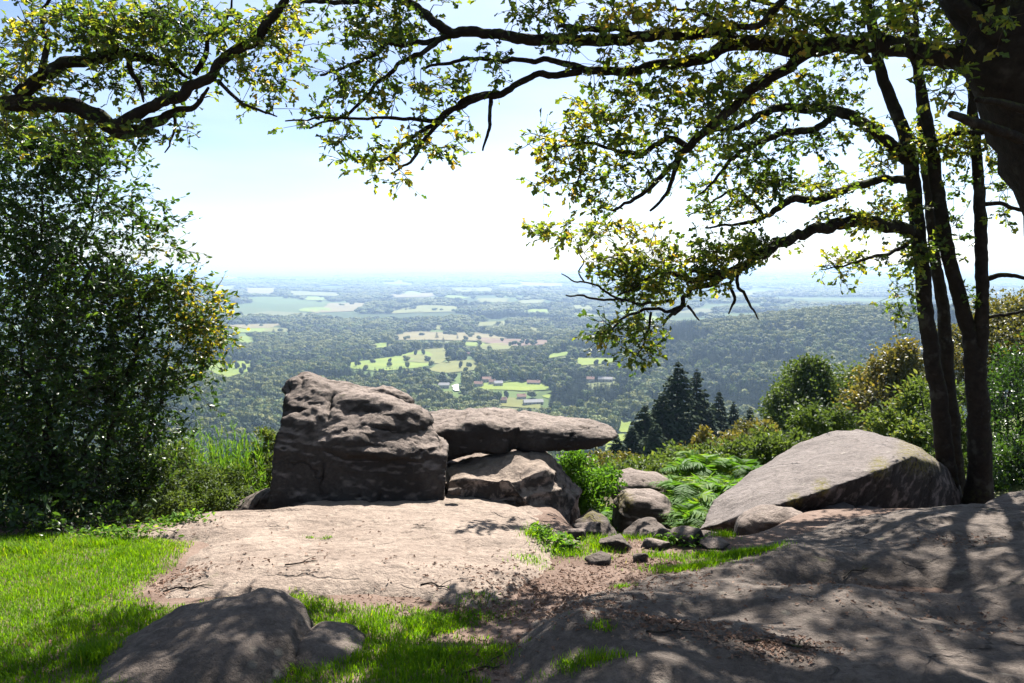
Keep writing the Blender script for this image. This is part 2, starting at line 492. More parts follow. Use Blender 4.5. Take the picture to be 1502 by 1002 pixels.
M['shrub'] = leaf_mat('shrub_leaf', [(0, (0.035, 0.06, 0.016)), (0.5, (0.075, 0.115, 0.03)), (0.85, (0.15, 0.17, 0.05)), (1, (0.22, 0.17, 0.05))], trans=0.4, rough=0.58, spec=0.3)
M['autumn'] = leaf_mat('autumn_leaf', [(0, (0.05, 0.06, 0.016)), (0.5, (0.13, 0.115, 0.03)), (0.85, (0.21, 0.14, 0.03)), (1, (0.26, 0.13, 0.03))], trans=0.35, rough=0.5)
M['wood'] = leaf_mat('woodland_leaf', [(0, (0.03, 0.056, 0.011)), (0.5, (0.08, 0.125, 0.018)), (0.85, (0.15, 0.17, 0.028)), (1, (0.20, 0.165, 0.03))], trans=0.1, rough=0.7, spec=0.15, species=0.28)
M['spruce'] = leaf_mat('spruce_needle', [(0, (0.012, 0.024, 0.013)), (0.6, (0.025, 0.045, 0.02)), (1, (0.05, 0.075, 0.03))], trans=0.08, rough=0.8, spec=0.06)
M['dead'] = leaf_mat('dead_leaf', [(0, (0.10, 0.055, 0.035)), (0.5, (0.19, 0.11, 0.075)), (1, (0.30, 0.21, 0.155))], trans=0.15, rough=0.7, spec=0.2, tint2=(1, 1, 1), tcol=1.0)
# ------------------------------------------------------------------ camera, light, sky
cam = bpy.data.cameras.new('camera'); cam.lens = 28; cam.sensor_width = 36; cam.clip_start = 0.05; cam.clip_end = 200000
co = bpy.data.objects.new('camera', cam); C.objects.link(co)
co.location = EYE; co.rotation_euler = (math.pi / 2 - TH, 0, 0); SC.camera = co
SUN_EL, SUN_AZ = 48.0, 14.0            # azimuth to the right of the view
se, sa = math.radians(SUN_EL), math.radians(SUN_AZ)
sund = np.array([math.cos(se) * math.sin(sa), math.cos(se) * math.cos(sa), math.sin(se)])
sl = bpy.data.lights.new('sun', 'SUN'); sl.energy = 5.0; sl.angle = math.radians(0.47); sl.color = (1.0, 0.955, 0.88)
so = bpy.data.objects.new('sun', sl); C.objects.link(so)
so.rotation_euler = Vector(-sund).to_track_quat('-Z', 'Y').to_euler(); so.location = (0, 0, 30)
w = bpy.data.worlds.new('World'); SC.world = w; w.use_nodes = True
nt = w.node_tree; nt.nodes.clear()
sky = nt.nodes.new('ShaderNodeTexSky'); sky.sky_type = 'NISHITA'; sky.sun_disc = False
sky.sun_elevation = se; sky.sun_rotation = sa; sky.altitude = 300; sky.air_density = 0.65; sky.dust_density = 1.2; sky.ozone_density = 4.0
bg = nt.nodes.new('ShaderNodeBackground'); bg.inputs[1].default_value = 0.058
# thin high cloud veil mixed into the real sky dome
tc = nt.nodes.new('ShaderNodeTexCoord'); mp = nt.nodes.new('ShaderNodeMapping'); mp.inputs['Scale'].default_value = (1.2, 1.2, 5.5); mp.inputs['Rotation'].default_value = (0.0, 0.12, 0.3)
nt.links.new(tc.outputs['Generated'], mp.inputs[0])
nz = nt.nodes.new('ShaderNodeTexNoise'); nz.inputs['Scale'].default_value = 1.6; nz.inputs['Detail'].default_value = 5; nt.links.new(mp.outputs[0], nz.inputs['Vector'])
cf = maprange(nt, nz.outputs['Fac'], 0.40, 0.66, 0, 0.28)
mxs = mixc(nt, cf, sky.outputs[0], (7.0, 8.0, 8.2))
nt.links.new(mxs, bg.inputs[0])
wo = nt.nodes.new('ShaderNodeOutputWorld'); nt.links.new(bg.outputs[0], wo.inputs[0])
SC.view_settings.view_transform = 'Standard'; SC.view_settings.look = 'None'; SC.view_settings.gamma = 1.0
SC.view_settings.exposure = 1.8
SC.cycles.use_denoising = True
SC.cycles.max_bounces = 6; SC.cycles.diffuse_bounces = 1; SC.cycles.glossy_bounces = 2; SC.cycles.transmission_bounces = 4; SC.cycles.volume_bounces = 1
SC.cycles.sample_clamp_indirect = 4.0

# ------------------------------------------------------------------ ground: one sheet to the horizon
rr = np.concatenate([[0.25], np.geomspace(0.6, 60000, 400)])
fr = np.radians(np.arange(-44, 44.01, 0.33)); bkk = np.radians(np.arange(48, 312.1, 4.0))
aa = np.concatenate([fr, bkk])
X = rr[:, None] * np.sin(aa)[None]; Y = rr[:, None] * np.cos(aa)[None]
Z = ground(X, Y); RR = np.hypot(X, Y)
na = len(aa); i = np.arange(len(rr) - 1)[:, None]; j = np.arange(na)[None]; k = (j + 1) % na
quads = np.stack([i * na + j, (i + 1) * na + j, (i + 1) * na + k, i * na + k], -1).reshape(-1, 4)
V = np.stack([X, Y, Z], -1).reshape(-1, 3)
V = np.concatenate([V, [[0, 0, g1(0, 0.01)]]]); jj = np.arange(na)
fan = np.stack([np.full(na, len(V) - 1), jj, (jj + 1) % na], -1)
near = 1 - smooth(10.5, 13.5, RR.ravel()); farw = smooth(500, 900, RR.ravel())
t = mesh_obj('ground', V, [quads, fan[:, ::-1]], M['terrain'], shade=True, extra={'near': np.append(near, 1), 'far': np.append(farw, 0)})
tag(t, 'dusty brown hilltop earth falling away to the wide wooded valley', 'ground', kind='structure')


# ------------------------------------------------------------------ rocks
def lobe(outline, Y0, thick, shear=0.0, p=3.0, zref=None, nseg=110, nsl=19):
    """closed rounded body whose silhouette follows an outline seen at distance Y0; leans back by shear"""
    o = np.asarray(outline, float)
    c = np.concatenate([o, o[:1]]); d = np.concatenate([[0], np.cumsum(np.hypot(*np.diff(c, axis=0).T))])
    s = np.linspace(0, d[-1], nseg, endpoint=False)
    px = np.interp(s, d, c[:, 0]); py = np.interp(s, d, c[:, 1])
    P = at(px, py, Y0)
    z0 = P[:, 2].min() if zref is None else zref
    for _ in range(3):
        Yp = Y0 + shear * (P[:, 2] - z0); P = at(px, py, Yp)
    cen = P.mean(0)
    ts = np.sin(np.linspace(-1, 1, nsl) * np.pi / 2) * 0.995
    V = []
    for t in ts:
        sc = (1 - abs(t) ** p) ** (1 / p)
        Q = cen + (P - cen) * np.array([sc, 1, sc]); Q[:, 1] += t * thick / 2
        V.append(Q)
    V = np.concatenate(V)
    i = np.arange(nsl - 1)[:, None]; j = np.arange(nseg)[None]; k = (j + 1) % nseg
    q = np.stack([i * nseg + j, i * nseg + k, (i + 1) * nseg + k, (i + 1) * nseg + j], -1).reshape(-1, 4)
    n = len(V); V = np.concatenate([V, [V[:nseg].mean(0)], [V[-nseg:].mean(0)]])
    jj = np.arange(nseg); kk = (jj + 1) % nseg
    tri = np.concatenate([np.stack([np.full(nseg, n), kk, jj], -1), np.stack([np.full(nseg, n + 1), jj + (nsl - 1) * nseg, kk + (nsl - 1) * nseg], -1)])
    return V, [q, tri]


def hull(pts):
    bm = bmesh.new()
    for p in pts: bm.verts.new(p)
    r = bmesh.ops.convex_hull(bm, input=bm.verts)
    bmesh.ops.delete(bm, geom=[v for v in bm.verts if not v.link_faces], context='VERTS')
    bmesh.ops.triangulate(bm, faces=bm.faces); bm.verts.index_update()
    V = np.array([v.co[:] for v in bm.verts]); Fc = np.array([[v.index for v in f.verts] for f in bm.faces]); bm.free()
    return V, [Fc]


def rock(name, label, parts, mat, voxel=0.022, smoo=6, amp=0.05, scale=1.6, ledge=0.03, lscale=(1.2, 1.2, 6.0), seed=0, cat='rock', group=None, moss=None, micro=0.008):
    mb = MB()
    for V, Fs in parts: mb.add(V, Fs)
    me = make_mesh('tmp', np.concatenate(mb.V), [np.concatenate(v) for v in mb.F.values()])
    o = bpy.data.objects.new('tmp', me); C.objects.link(o)
    m = o.modifiers.new('r', 'REMESH'); m.mode = 'VOXEL'; m.voxel_size = voxel
    s = o.modifiers.new('s', 'SMOOTH'); s.factor = 0.5; s.iterations = smoo
    dg = bpy.context.evaluated_depsgraph_get(); ev = o.evaluated_get(dg); e = ev.to_mesh()
    n = len(e.vertices); V = np.empty(n * 3, np.float32); e.vertices.foreach_get('co', V); V = V.reshape(-1, 3).astype(float)
    Nn = np.empty(n * 3, np.float32); e.vertices.foreach_get('normal', Nn); Nn = Nn.reshape(-1, 3).astype(float)
    q = np.array([p.vertices[:] for p in e.polygons if len(p.vertices) == 4]); t3 = [p.vertices[:] for p in e.polygons if len(p.vertices) == 3]
    ev.to_mesh_clear(); bpy.data.objects.remove(o); bpy.data.meshes.remove(me)
    d = amp * fbm(V, scale, 4, seed)
    W = V.copy(); W[:, 2] += 0.12 * V[:, 0]
    d = d + ledge * (0.07 + 0.93 * smooth(0.05, 0.5, Nn[:, 2])) * ridged(W * np.array(lscale), 1.0, 3, seed + 3) * 0.8 + micro * fbm(V, 14, 4, seed + 7) + micro * 0.5 * ridged(V, 7, 3, seed + 19)
    pit = ridged(V, 2.4, 2, seed + 13); d = d - 0.5 * ledge * smooth(0.75, 1.0, pit)
    V = V + Nn * d[:, None]
    mo = np.zeros(n)
    for (mx, my, mr) in (moss or []):
        ux, uy, dd = project(V); mo = np.maximum(mo, smooth(mr, mr * 0.4, np.hypot(ux - mx, (uy - my))))
    loc = np.array([V[:, 0].mean(), V[:, 1].mean(), V[:, 2].min()])
    o = mesh_obj(name, V, [q] + ([np.array(t3)] if t3 else []), mat, shade=True, extra={'moss': mo}, loc=loc)
    return tag(o, label, cat, group)


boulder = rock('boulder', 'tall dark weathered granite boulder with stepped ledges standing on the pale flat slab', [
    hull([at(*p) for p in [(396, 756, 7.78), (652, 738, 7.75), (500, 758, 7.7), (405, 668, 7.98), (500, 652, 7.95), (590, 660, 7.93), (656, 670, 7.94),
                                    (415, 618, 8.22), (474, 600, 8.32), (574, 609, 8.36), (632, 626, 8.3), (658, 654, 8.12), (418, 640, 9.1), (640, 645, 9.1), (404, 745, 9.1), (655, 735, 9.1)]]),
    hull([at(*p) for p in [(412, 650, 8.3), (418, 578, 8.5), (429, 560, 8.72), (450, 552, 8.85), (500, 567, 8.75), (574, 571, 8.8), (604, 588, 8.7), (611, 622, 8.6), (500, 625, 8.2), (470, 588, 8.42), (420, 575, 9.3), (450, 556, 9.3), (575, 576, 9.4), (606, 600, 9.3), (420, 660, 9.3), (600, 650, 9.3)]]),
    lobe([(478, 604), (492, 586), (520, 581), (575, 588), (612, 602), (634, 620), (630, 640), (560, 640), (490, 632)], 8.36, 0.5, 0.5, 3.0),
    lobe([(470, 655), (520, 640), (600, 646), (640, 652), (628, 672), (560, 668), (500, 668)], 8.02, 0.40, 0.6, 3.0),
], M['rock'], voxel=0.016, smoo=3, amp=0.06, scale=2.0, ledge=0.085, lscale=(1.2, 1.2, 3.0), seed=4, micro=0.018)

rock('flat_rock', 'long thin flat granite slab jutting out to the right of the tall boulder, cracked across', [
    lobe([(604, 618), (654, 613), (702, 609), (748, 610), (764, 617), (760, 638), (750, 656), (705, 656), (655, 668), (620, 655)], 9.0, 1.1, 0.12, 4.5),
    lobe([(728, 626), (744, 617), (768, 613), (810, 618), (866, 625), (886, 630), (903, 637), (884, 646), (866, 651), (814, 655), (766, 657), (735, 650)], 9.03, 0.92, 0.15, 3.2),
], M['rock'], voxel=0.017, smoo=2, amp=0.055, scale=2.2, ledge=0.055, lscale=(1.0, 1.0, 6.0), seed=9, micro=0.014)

rock('wedge_rock', 'sloping wedge of pinkish granite propping up the flat slab beside the tall boulder', [
    hull([at(*p) for p in [(640, 700, 8.5), (770, 656, 9.4), (800, 660, 9.3), (652, 688, 9.3), (848, 730, 8.5), (850, 775, 8.6), (826, 778, 7.9), (776, 742, 7.8), (650, 728, 8.0), (650, 705, 8.05), (746, 700, 7.9), (800, 690, 8.1), (660, 770, 8.2), (640, 660, 9.9), (700, 652, 10.0), (780, 652, 10.0), (840, 720, 9.7), (830, 790, 9.5)]]),
], M['slab'], voxel=0.02, smoo=3, amp=0.10, scale=1.5, ledge=0.12, lscale=(1.4, 1.4, 3.6), seed=23, micro=0.012)

rock('rock', 'rounded grey granite boulder with sunlit back and mossy crest below the oak stems', [
    hull([at(*p) for p in [(1020, 778, 8.5), (1040, 735, 9.3), (1100, 690, 10.0), (1160, 654, 10.6), (1215, 632, 10.9), (1255, 627, 11.0), (1300, 640, 10.9), (1350, 657, 10.7), (1392, 690, 10.3),
                                     (1340, 668, 9.1), (1290, 690, 8.6), (1200, 722, 8.2), (1110, 752, 8.1), (1060, 792, 8.5), (1200, 800, 9.3), (1390, 790, 10.0), (1430, 760, 10.6), (1100, 800, 10.4)]]),
], M['grey'], voxel=0.028, smoo=9, amp=0.07, scale=0.9, ledge=0.022, lscale=(1.0, 1.0, 3.0), seed=31, moss=[(1350, 662, 46), (1290, 686, 22), (1205, 715, 18), (1165, 735, 16)])

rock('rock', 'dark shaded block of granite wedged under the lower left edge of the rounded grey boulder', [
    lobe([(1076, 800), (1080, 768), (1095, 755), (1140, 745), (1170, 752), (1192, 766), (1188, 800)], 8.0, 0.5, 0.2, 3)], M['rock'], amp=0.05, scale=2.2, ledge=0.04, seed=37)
rock('rock', 'low ochre ledge of granite lying in the shade beneath the rounded grey boulder', [
    lobe([(1170, 780), (1190, 756), (1215, 742), (1248, 737), (1240, 752), (1290, 748), (1330, 756), (1330, 790)], 8.35, 0.6, 0.2, 3)], M['grey'], amp=0.04, scale=2.2, ledge=0.03, seed=41)
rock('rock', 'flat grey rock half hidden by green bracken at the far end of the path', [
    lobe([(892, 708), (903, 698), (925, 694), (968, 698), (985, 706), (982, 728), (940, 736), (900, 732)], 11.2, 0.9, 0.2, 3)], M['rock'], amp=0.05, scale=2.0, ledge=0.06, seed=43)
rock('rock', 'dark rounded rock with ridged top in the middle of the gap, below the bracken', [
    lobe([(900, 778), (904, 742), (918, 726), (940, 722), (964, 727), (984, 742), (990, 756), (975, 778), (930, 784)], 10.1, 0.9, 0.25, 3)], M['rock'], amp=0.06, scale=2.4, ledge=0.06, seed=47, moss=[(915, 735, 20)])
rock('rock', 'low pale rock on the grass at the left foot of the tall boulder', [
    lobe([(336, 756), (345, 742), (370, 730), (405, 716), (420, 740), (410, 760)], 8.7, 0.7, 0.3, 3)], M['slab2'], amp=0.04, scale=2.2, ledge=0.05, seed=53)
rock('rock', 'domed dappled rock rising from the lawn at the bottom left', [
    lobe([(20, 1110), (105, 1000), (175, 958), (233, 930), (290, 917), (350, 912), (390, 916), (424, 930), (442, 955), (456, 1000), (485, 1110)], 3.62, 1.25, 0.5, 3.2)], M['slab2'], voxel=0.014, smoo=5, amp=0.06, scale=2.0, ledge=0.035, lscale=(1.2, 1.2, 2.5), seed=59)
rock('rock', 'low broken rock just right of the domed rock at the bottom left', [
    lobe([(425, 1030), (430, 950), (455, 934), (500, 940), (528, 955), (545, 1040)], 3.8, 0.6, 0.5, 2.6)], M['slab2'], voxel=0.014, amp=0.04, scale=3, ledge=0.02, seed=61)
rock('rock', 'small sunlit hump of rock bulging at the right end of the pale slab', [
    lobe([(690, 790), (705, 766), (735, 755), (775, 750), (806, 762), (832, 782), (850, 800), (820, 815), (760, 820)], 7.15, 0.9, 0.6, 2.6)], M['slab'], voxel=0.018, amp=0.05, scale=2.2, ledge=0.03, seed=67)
# stones along the path
rock('rock', 'broad pinkish rock embedded across the path below the dark rounded rock', [
    lobe([(905, 815), (915, 792), (940, 775), (965, 772), (990, 790), (1005, 815)], 7.6, 0.8, 0.5, 2.6)], M['slab2'], amp=0.06, scale=3, ledge=0.05, seed=171)
rock('rock', 'mossy broken rock embedded at the foot of the wedge beside the ivy bush', [
    lobe([(838, 800), (846, 765), (868, 748), (890, 756), (902, 780), (905, 805)], 7.9, 0.7, 0.4, 2.6)], M['slab2'], amp=0.06, scale=3.4, ledge=0.06, seed=173, moss=[(870, 755, 22)])
rock('rock', 'long low rock bordering the right side of the path under the grass strip', [
    lobe([(985, 818), (1000, 796), (1035, 786), (1075, 794), (1090, 815)], 7.3, 0.7, 0.5, 2.6)], M['slab2'], amp=0.05, scale=3, ledge=0.05, seed=177)
ST_ = [(868, 776, 22, 13, 'angular pale stone at the foot of the wedge rock'), (905, 800, 24, 12, 'flat pinkish stone in the middle of the path'), (948, 775, 30, 16, 'ridged pinkish stone below the dark rounded rock'),
       (925, 765, 10, 8, 'small dark stone on the path beside the ridged stone'), (992, 762, 13, 9, 'small pale stone beside the bracken'), (1010, 792, 34, 12, 'long dark stone lying across the path'), (830, 800, 18, 9, 'rounded pale stone half sunk in the path edge'),
       (860, 755, 14, 8, 'small pale stone touching the wedge rock'), (905, 752, 16, 8, 'low stone in sunlit grass behind the path'), (960, 800, 20, 8, 'thin flat stone on the worn path'), (668, 722, 9, 5, 'small reddish stone in the corner by the tall boulder'),
       (1035, 772, 16, 9, 'angular brown stone at the lower left edge of the rounded grey boulder'), (845, 785, 16, 10, 'broken stone leaning on the right end of the pale slab'), (915, 778, 14, 8, 'small broken stone between the path and the dark rounded rock'), (975, 785, 16, 8, 'reddish broken stone near the far end of the path'), (890, 765, 16, 9, 'mossy stone below the ivy bush'), (940, 820, 16, 6, 'worn stone sunk in the shaded earth of the path'), (880, 822, 18, 7, 'half buried stone in the shaded path'), (1050, 800, 20, 7, 'low brown stone at the edge of the right slab')]
for k, (px, py, hw, hh, lab) in enumerate(ST_):
    p = hit(px, py + hh * 0.7)[0]
    if 655 < px < 680: p = at(px, py, 7.6)
    s = p[1] / F; a, b = 1.35 * hw * s, 1.4 * hh * s
    n = 16; pts = rdir(n) * np.array([a, a * 0.8, b * 1.15]) * rng.uniform(0.6, 1.15, (n, 1)) + p + np.array([0, a * 0.4, b * 0.25])
    rock('stone', lab, [hull(pts)], M['slab2'] if k % 3 else M['rock'], voxel=max(0.009, a / 16), smoo=3, amp=b * 0.15, scale=5, ledge=b * 0.12, lscale=(3, 3, 9), seed=70 + k, group='stones along the path', cat='stone', micro=0.004)


def hslab(name, label, poly_px, H, wid, mat, res, seed, extra_h=None, undul=0.03, cat='rock', amp=0.02):
    """broad bedrock sheet standing a little proud of the soil: closed shell over its outline"""
    pts = hit([p[0] for p in poly_px], [min(p[1], 1100) for p in poly_px]); poly = [(p[0], p[1]) for p in pts]
    xs = [p[0] for p in poly]; ys = [p[1] for p in poly]
    gx = np.arange(min(xs) - .1, max(xs) + .1, res); gy = np.arange(max(1.4, min(ys) - .1), max(ys) + .1, res)
    GX, GY = np.meshgrid(gx, gy)
    wob = 0.07 * fbm(xyz(GX, GY), 2.2, 3, seed + 2) + 0.03 * fbm(xyz(GX, GY), 9, 2, seed + 5)
    d = polydist(GX, GY, poly) + wob
    top = ground(GX, GY) + H * (1 - np.exp(-np.maximum(d, 0) / wid)) - 0.05
    top = top + smooth(0.0, 0.5, d) * (undul * fbm(xyz(GX, GY), 1.1, 3, seed) + amp * ridged(xyz(GX, GY) * np.array([0.8, 2.4, 1]), 1.0, 4, seed + 1)) + 0.006 * fbm(xyz(GX, GY), 16, 4, seed + 9) + 0.010 * ridged(xyz(GX, GY), 4.5, 3, seed + 11)
    top = top - 0.02 * smooth(0.86, 1.0, ridged(xyz(GX, GY), 0.9, 2, seed + 30))
    if extra_h is not None: top = top + extra_h(GX, GY) * smooth(0, .3, d)
    top = np.where(d < 0, top + d * 1.2, top)
    keep = d > -0.12
    nx = len(gx); ny = len(gy)
    q = np.stack([np.arange(ny - 1)[:, None] * nx + np.arange(nx - 1)[None], np.arange(ny - 1)[:, None] * nx + np.arange(nx - 1)[None] + 1,
                  (np.arange(ny - 1)[:, None] + 1) * nx + np.arange(nx - 1)[None] + 1, (np.arange(ny - 1)[:, None] + 1) * nx + np.arange(nx - 1)[None]], -1).reshape(-1, 4)
    kf = keep.ravel()[q].all(1); q = q[kf]
    used = np.unique(q); mp_ = np.full(nx * ny, -1); mp_[used] = np.arange(len(used)); q = mp_[q]
    V = np.stack([GX, GY, top], -1).reshape(-1, 3)[used]
    # close it underneath
    B = V.copy(); B[:, 2] = ground(V[:, 0], V[:, 1]) - 0.35
    e = np.sort(np.concatenate([q[:, [0, 1]], q[:, [1, 2]], q[:, [2, 3]], q[:, [3, 0]]]), 1); ed = np.concatenate([q[:, [0, 1]], q[:, [1, 2]], q[:, [2, 3]], q[:, [3, 0]]])
    key = e[:, 0] * 10 ** 7 + e[:, 1]; u, inv, cnt = np.unique(key, return_inverse=True, return_counts=True); bd = ed[cnt[inv] == 1]
    n = len(V); side = np.stack([bd[:, 1], bd[:, 0], bd[:, 0] + n, bd[:, 1] + n], -1)
    loc = np.array([V[:, 0].mean(), V[:, 1].mean(), V[:, 2].min()])
    o = mesh_obj(name, np.concatenate([V, B]), [q, q[:, ::-1] + n, side], mat, shade=True, extra={'moss': np.zeros(2 * n)}, loc=loc)
    tag(o, label, cat)
    grid = (gx, gy, np.where(keep, top, -1e9))
    return grid


SLABS = []
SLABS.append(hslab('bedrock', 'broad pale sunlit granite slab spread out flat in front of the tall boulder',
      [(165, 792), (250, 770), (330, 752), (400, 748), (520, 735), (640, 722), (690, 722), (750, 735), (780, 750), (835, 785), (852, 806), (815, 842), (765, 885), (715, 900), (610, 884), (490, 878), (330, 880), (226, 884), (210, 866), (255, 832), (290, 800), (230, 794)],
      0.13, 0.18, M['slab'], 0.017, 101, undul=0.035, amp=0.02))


def basin(x, y):
    c = hit(1290, 868)[0]
    u = (x - c[0]) / 0.75; v = (y - c[1]) / 0.28
    h = -0.16 * np.exp(-(u * u + v * v)) + 0.05 * np.exp(-((y - c[1] + 0.42) / 0.22) ** 2) * np.exp(-(u / 1.8) ** 2)
    c2 = hit(850, 950)[0]; h = h + 0.10 * np.exp(-((x - c2[0]) / 0.45) ** 2 - ((y - c2[1]) / 0.3) ** 2)
    h = h + 0.10 * smooth(2.0, 5.0, x)
    return h


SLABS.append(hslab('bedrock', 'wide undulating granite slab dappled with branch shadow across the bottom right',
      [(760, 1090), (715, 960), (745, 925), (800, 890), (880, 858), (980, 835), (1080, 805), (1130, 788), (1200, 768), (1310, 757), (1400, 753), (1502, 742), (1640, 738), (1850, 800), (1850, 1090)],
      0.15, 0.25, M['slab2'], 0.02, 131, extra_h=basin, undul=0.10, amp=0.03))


def surf(x, y):
    """top of soil or bedrock"""
    z = ground(x, y)
    for gx, gy, T in SLABS:
        i = np.clip(np.round((x - gx[0]) / (gx[1] - gx[0])).astype(int), 0, len(gx) - 1); j = np.clip(np.round((y - gy[0]) / (gy[1] - gy[0])).astype(int), 0, len(gy) - 1)
        ins = (x > gx[0]) & (x < gx[-1]) & (y > gy[0]) & (y < gy[-1])
        z = np.where(ins, np.maximum(z, T[j, i]), z)
    return z
# ------------------------------------------------------------------ branching trees built limb by limb
class Tree:
    def __init__(s, name, label, cat, base, leafmat, barkmat):
        s.root = thing(name, label, cat, base); s.wood = []; s.lf = MB(); s.NP = []; s.NR = []
        s.leafmat = leafmat; s.barkmat = barkmat
    ys = 1.0
    rs = 1.0
    def limb(s, pts, name='limb', sides=8, jit=0.03, rough=0.22, seed=0, node=True):
        """pts: (px, py, Y, radius in photo px)"""
        pts = [(a, b, c * s.ys, d * s.rs) for a, b, c, d in pts]
        P = np.array([at(a, b, c) for a, b, c, d in pts]); R = np.array([d * c / F for a, b, c, d in pts])
        return s.limb3(P, R, name, sides, jit, rough, seed, node)
    def limb3(s, P, R, name='limb', sides=8, jit=0.03, rough=0.22, seed=0, node=True):
        P, R = spline(P, R, max(0.03, float(np.min(R)) * 1.2))
        d = np.stack([fbm(P, 2.6, 3, 300 + seed + q) + 0.55 * fbm(P, 9.0, 2, 330 + seed + q) for q in range(3)], -1) * jit * 1.5
        w_ = np.minimum(1, np.arange(len(P)) / 6.0)[:, None]
        P = P + d * w_
        mb = MB(); V, Fs = tube(P, R, sides, rough, seed); mb.add(V, Fs); s.wood.append((name, mb))
        if node:
            st = max(1, int(0.07 / (np.linalg.norm(P[1] - P[0]) + 1e-6)))
            s.NP.append(P[::st]); s.NR.append(R[::st])
        return P, R
    def sprays(s, blobs, blobs3=(), nleaf=12, lsize=0.08, kind='oak', spread=0.14, rmin=0.0022, flat=0.5, tintf=None, dens=1.0, twig_sides=4):
        cs = []
        for (px, py, rx, ry, Yc, dY, n) in blobs:
            n = max(2, int(n * dens))
            a = rdir(n) * rng.uniform(0, 1, (n, 1)) ** 0.4
            cs.append(at(px + a[:, 0] * rx, py + a[:, 2] * ry, Yc * s.ys + a[:, 1] * dY))
        for (c, r, n) in blobs3:
            a = rdir(n) * rng.uniform(0, 1, (n, 1)) ** 0.4
            cs.append(np.array(c) + a * np.array(r))
        cs = np.concatenate(cs)
        NP = np.concatenate(s.NP); NR = np.concatenate(s.NR)
        d0 = np.min(np.linalg.norm(cs[:, None, :] - NP[None, ::2], axis=2), axis=1)
        cs = cs[np.argsort(d0)]
        cap = len(NP) + len(cs) * 14; P_ = np.zeros((cap, 3)); R_ = np.zeros(cap); n0 = len(NP); P_[:n0] = NP; R_[:n0] = NR; nn = n0
        tw = MB(); base = np.array(s.root.location)
        LP, LD, LN, LS, LT = [], [], [], [], []
        for c in cs:
            dv = P_[:nn] - c; d = np.einsum('ij,ij->i', dv, dv); k = int(np.argmin(d)); L = math.sqrt(d[k])
            if L < 0.05: L = 0.05
            a = P_[k]
            m1 = a + (c - a) * 0.35 + rng.normal(size=3) * L * 0.10 + np.array([0, 0, 0.06 * L]); m2 = a + (c - a) * 0.7 + rng.normal(size=3) * L * 0.08
            r0 = min(R_[k] * 0.7, 0.0035 + 0.009 * L)
            r0 = max(r0, rmin)
            P, R = spline([a, m1, m2, c], [r0, r0 * .75, r0 * .55, rmin], 0.11)
            V, Fs = tube(P, R, twig_sides); tw.add(V, Fs)
            q = P[1:]; m = len(q)
            if nn + m < cap: P_[nn:nn + m] = q; R_[nn:nn + m] = R[1:]; nn += m
            dirn = unit((c - m2)[None])[0]
            nside = 4
            for q_ in range(nside + 1):
                if q_ == 0: p0, d_ = m2, (c - m2)
                else:
                    t0 = rng.uniform(0.15, 1.0); p0 = m2 + (c - m2) * t0
                    d_ = unit((dirn * 0.5 + rng.normal(size=3) * [1, 1, .7])[None])[0] * spread * rng.uniform(0.9, 2.1)
                    kn = p0 + d_ * .5 + rng.normal(size=3) * .012
                    V, Fs = tube(np.array([p0, kn, p0 + d_]), [rmin * 1.1, rmin * .9, rmin * .6], 3); tw.add(V, Fs)
                nl = max(2, int(rng.poisson(nleaf / (nside + 1.0))))
                tpos = np.where(rng.random(nl) < .5, rng.uniform(.25, 1, nl), rng.uniform(.88, 1.0, nl))
                ud = unit(d_[None])[0]
                b = p0 + d_ * tpos[:, None] + rng.normal(size=(nl, 3)) * .008
                LP.append(b); LD.append(unit(ud * .55 + rng.normal(size=(nl, 3)) * [.75, .75, .5] + np.array([0, 0, -0.15])))
                LN.append(unit(rng.normal(size=(nl, 3)) * 0.6 + np.array([0, 0, 1.0 * flat + 0.2]))); LS.append(lsize * rng.uniform(0.6, 1.3, nl))
                tt = np.clip(rng.beta(2, 3, nl) + rng.normal() * .08, 0, 1)
                if tintf is not None: tt = tintf(b, tt)
                LT.append(tt)
        LP = np.concatenate(LP); leaves(s.lf, LP, np.concatenate(LD), np.concatenate(LN), np.concatenate(LS), kind, np.concatenate(LT))
        s.tw = tw; s.NP = [P_[:nn]]; s.NR = [R_[:nn]]
        return LP
    def done(s, crown='crown'):
        for name, mb in s.wood: mb.build(name, s.barkmat, s.root, shade=True)
        # leaves and the fine twigs that carry them: one crown, two materials
        V = np.concatenate(s.lf.V + s.tw.V) - rootloc(s.root); n = s.lf.n; Fs = []; mi = []
        for k, v in s.lf.F.items():
            f = np.concatenate(v); Fs.append(f); mi.append(np.zeros(len(f)))
        for k, v in s.tw.F.items():
            f = np.concatenate(v) + n; Fs.append(f); mi.append(np.ones(len(f)))
        me = make_mesh(crown, V, Fs, None, False, np.concatenate(s.lf.T + s.tw.T), None, [s.leafmat, M['bark2']], mi)
        o = bpy.data.objects.new(crown, me); C.objects.link(o); o.parent = s.root
        return s.root


def patchy(seed, amt=0.35, sc=1.3, hi=0.0):
    def f(b, t): return np.clip(t + amt * fbm(b, sc, 2, seed) + hi, 0, 1)
    return f


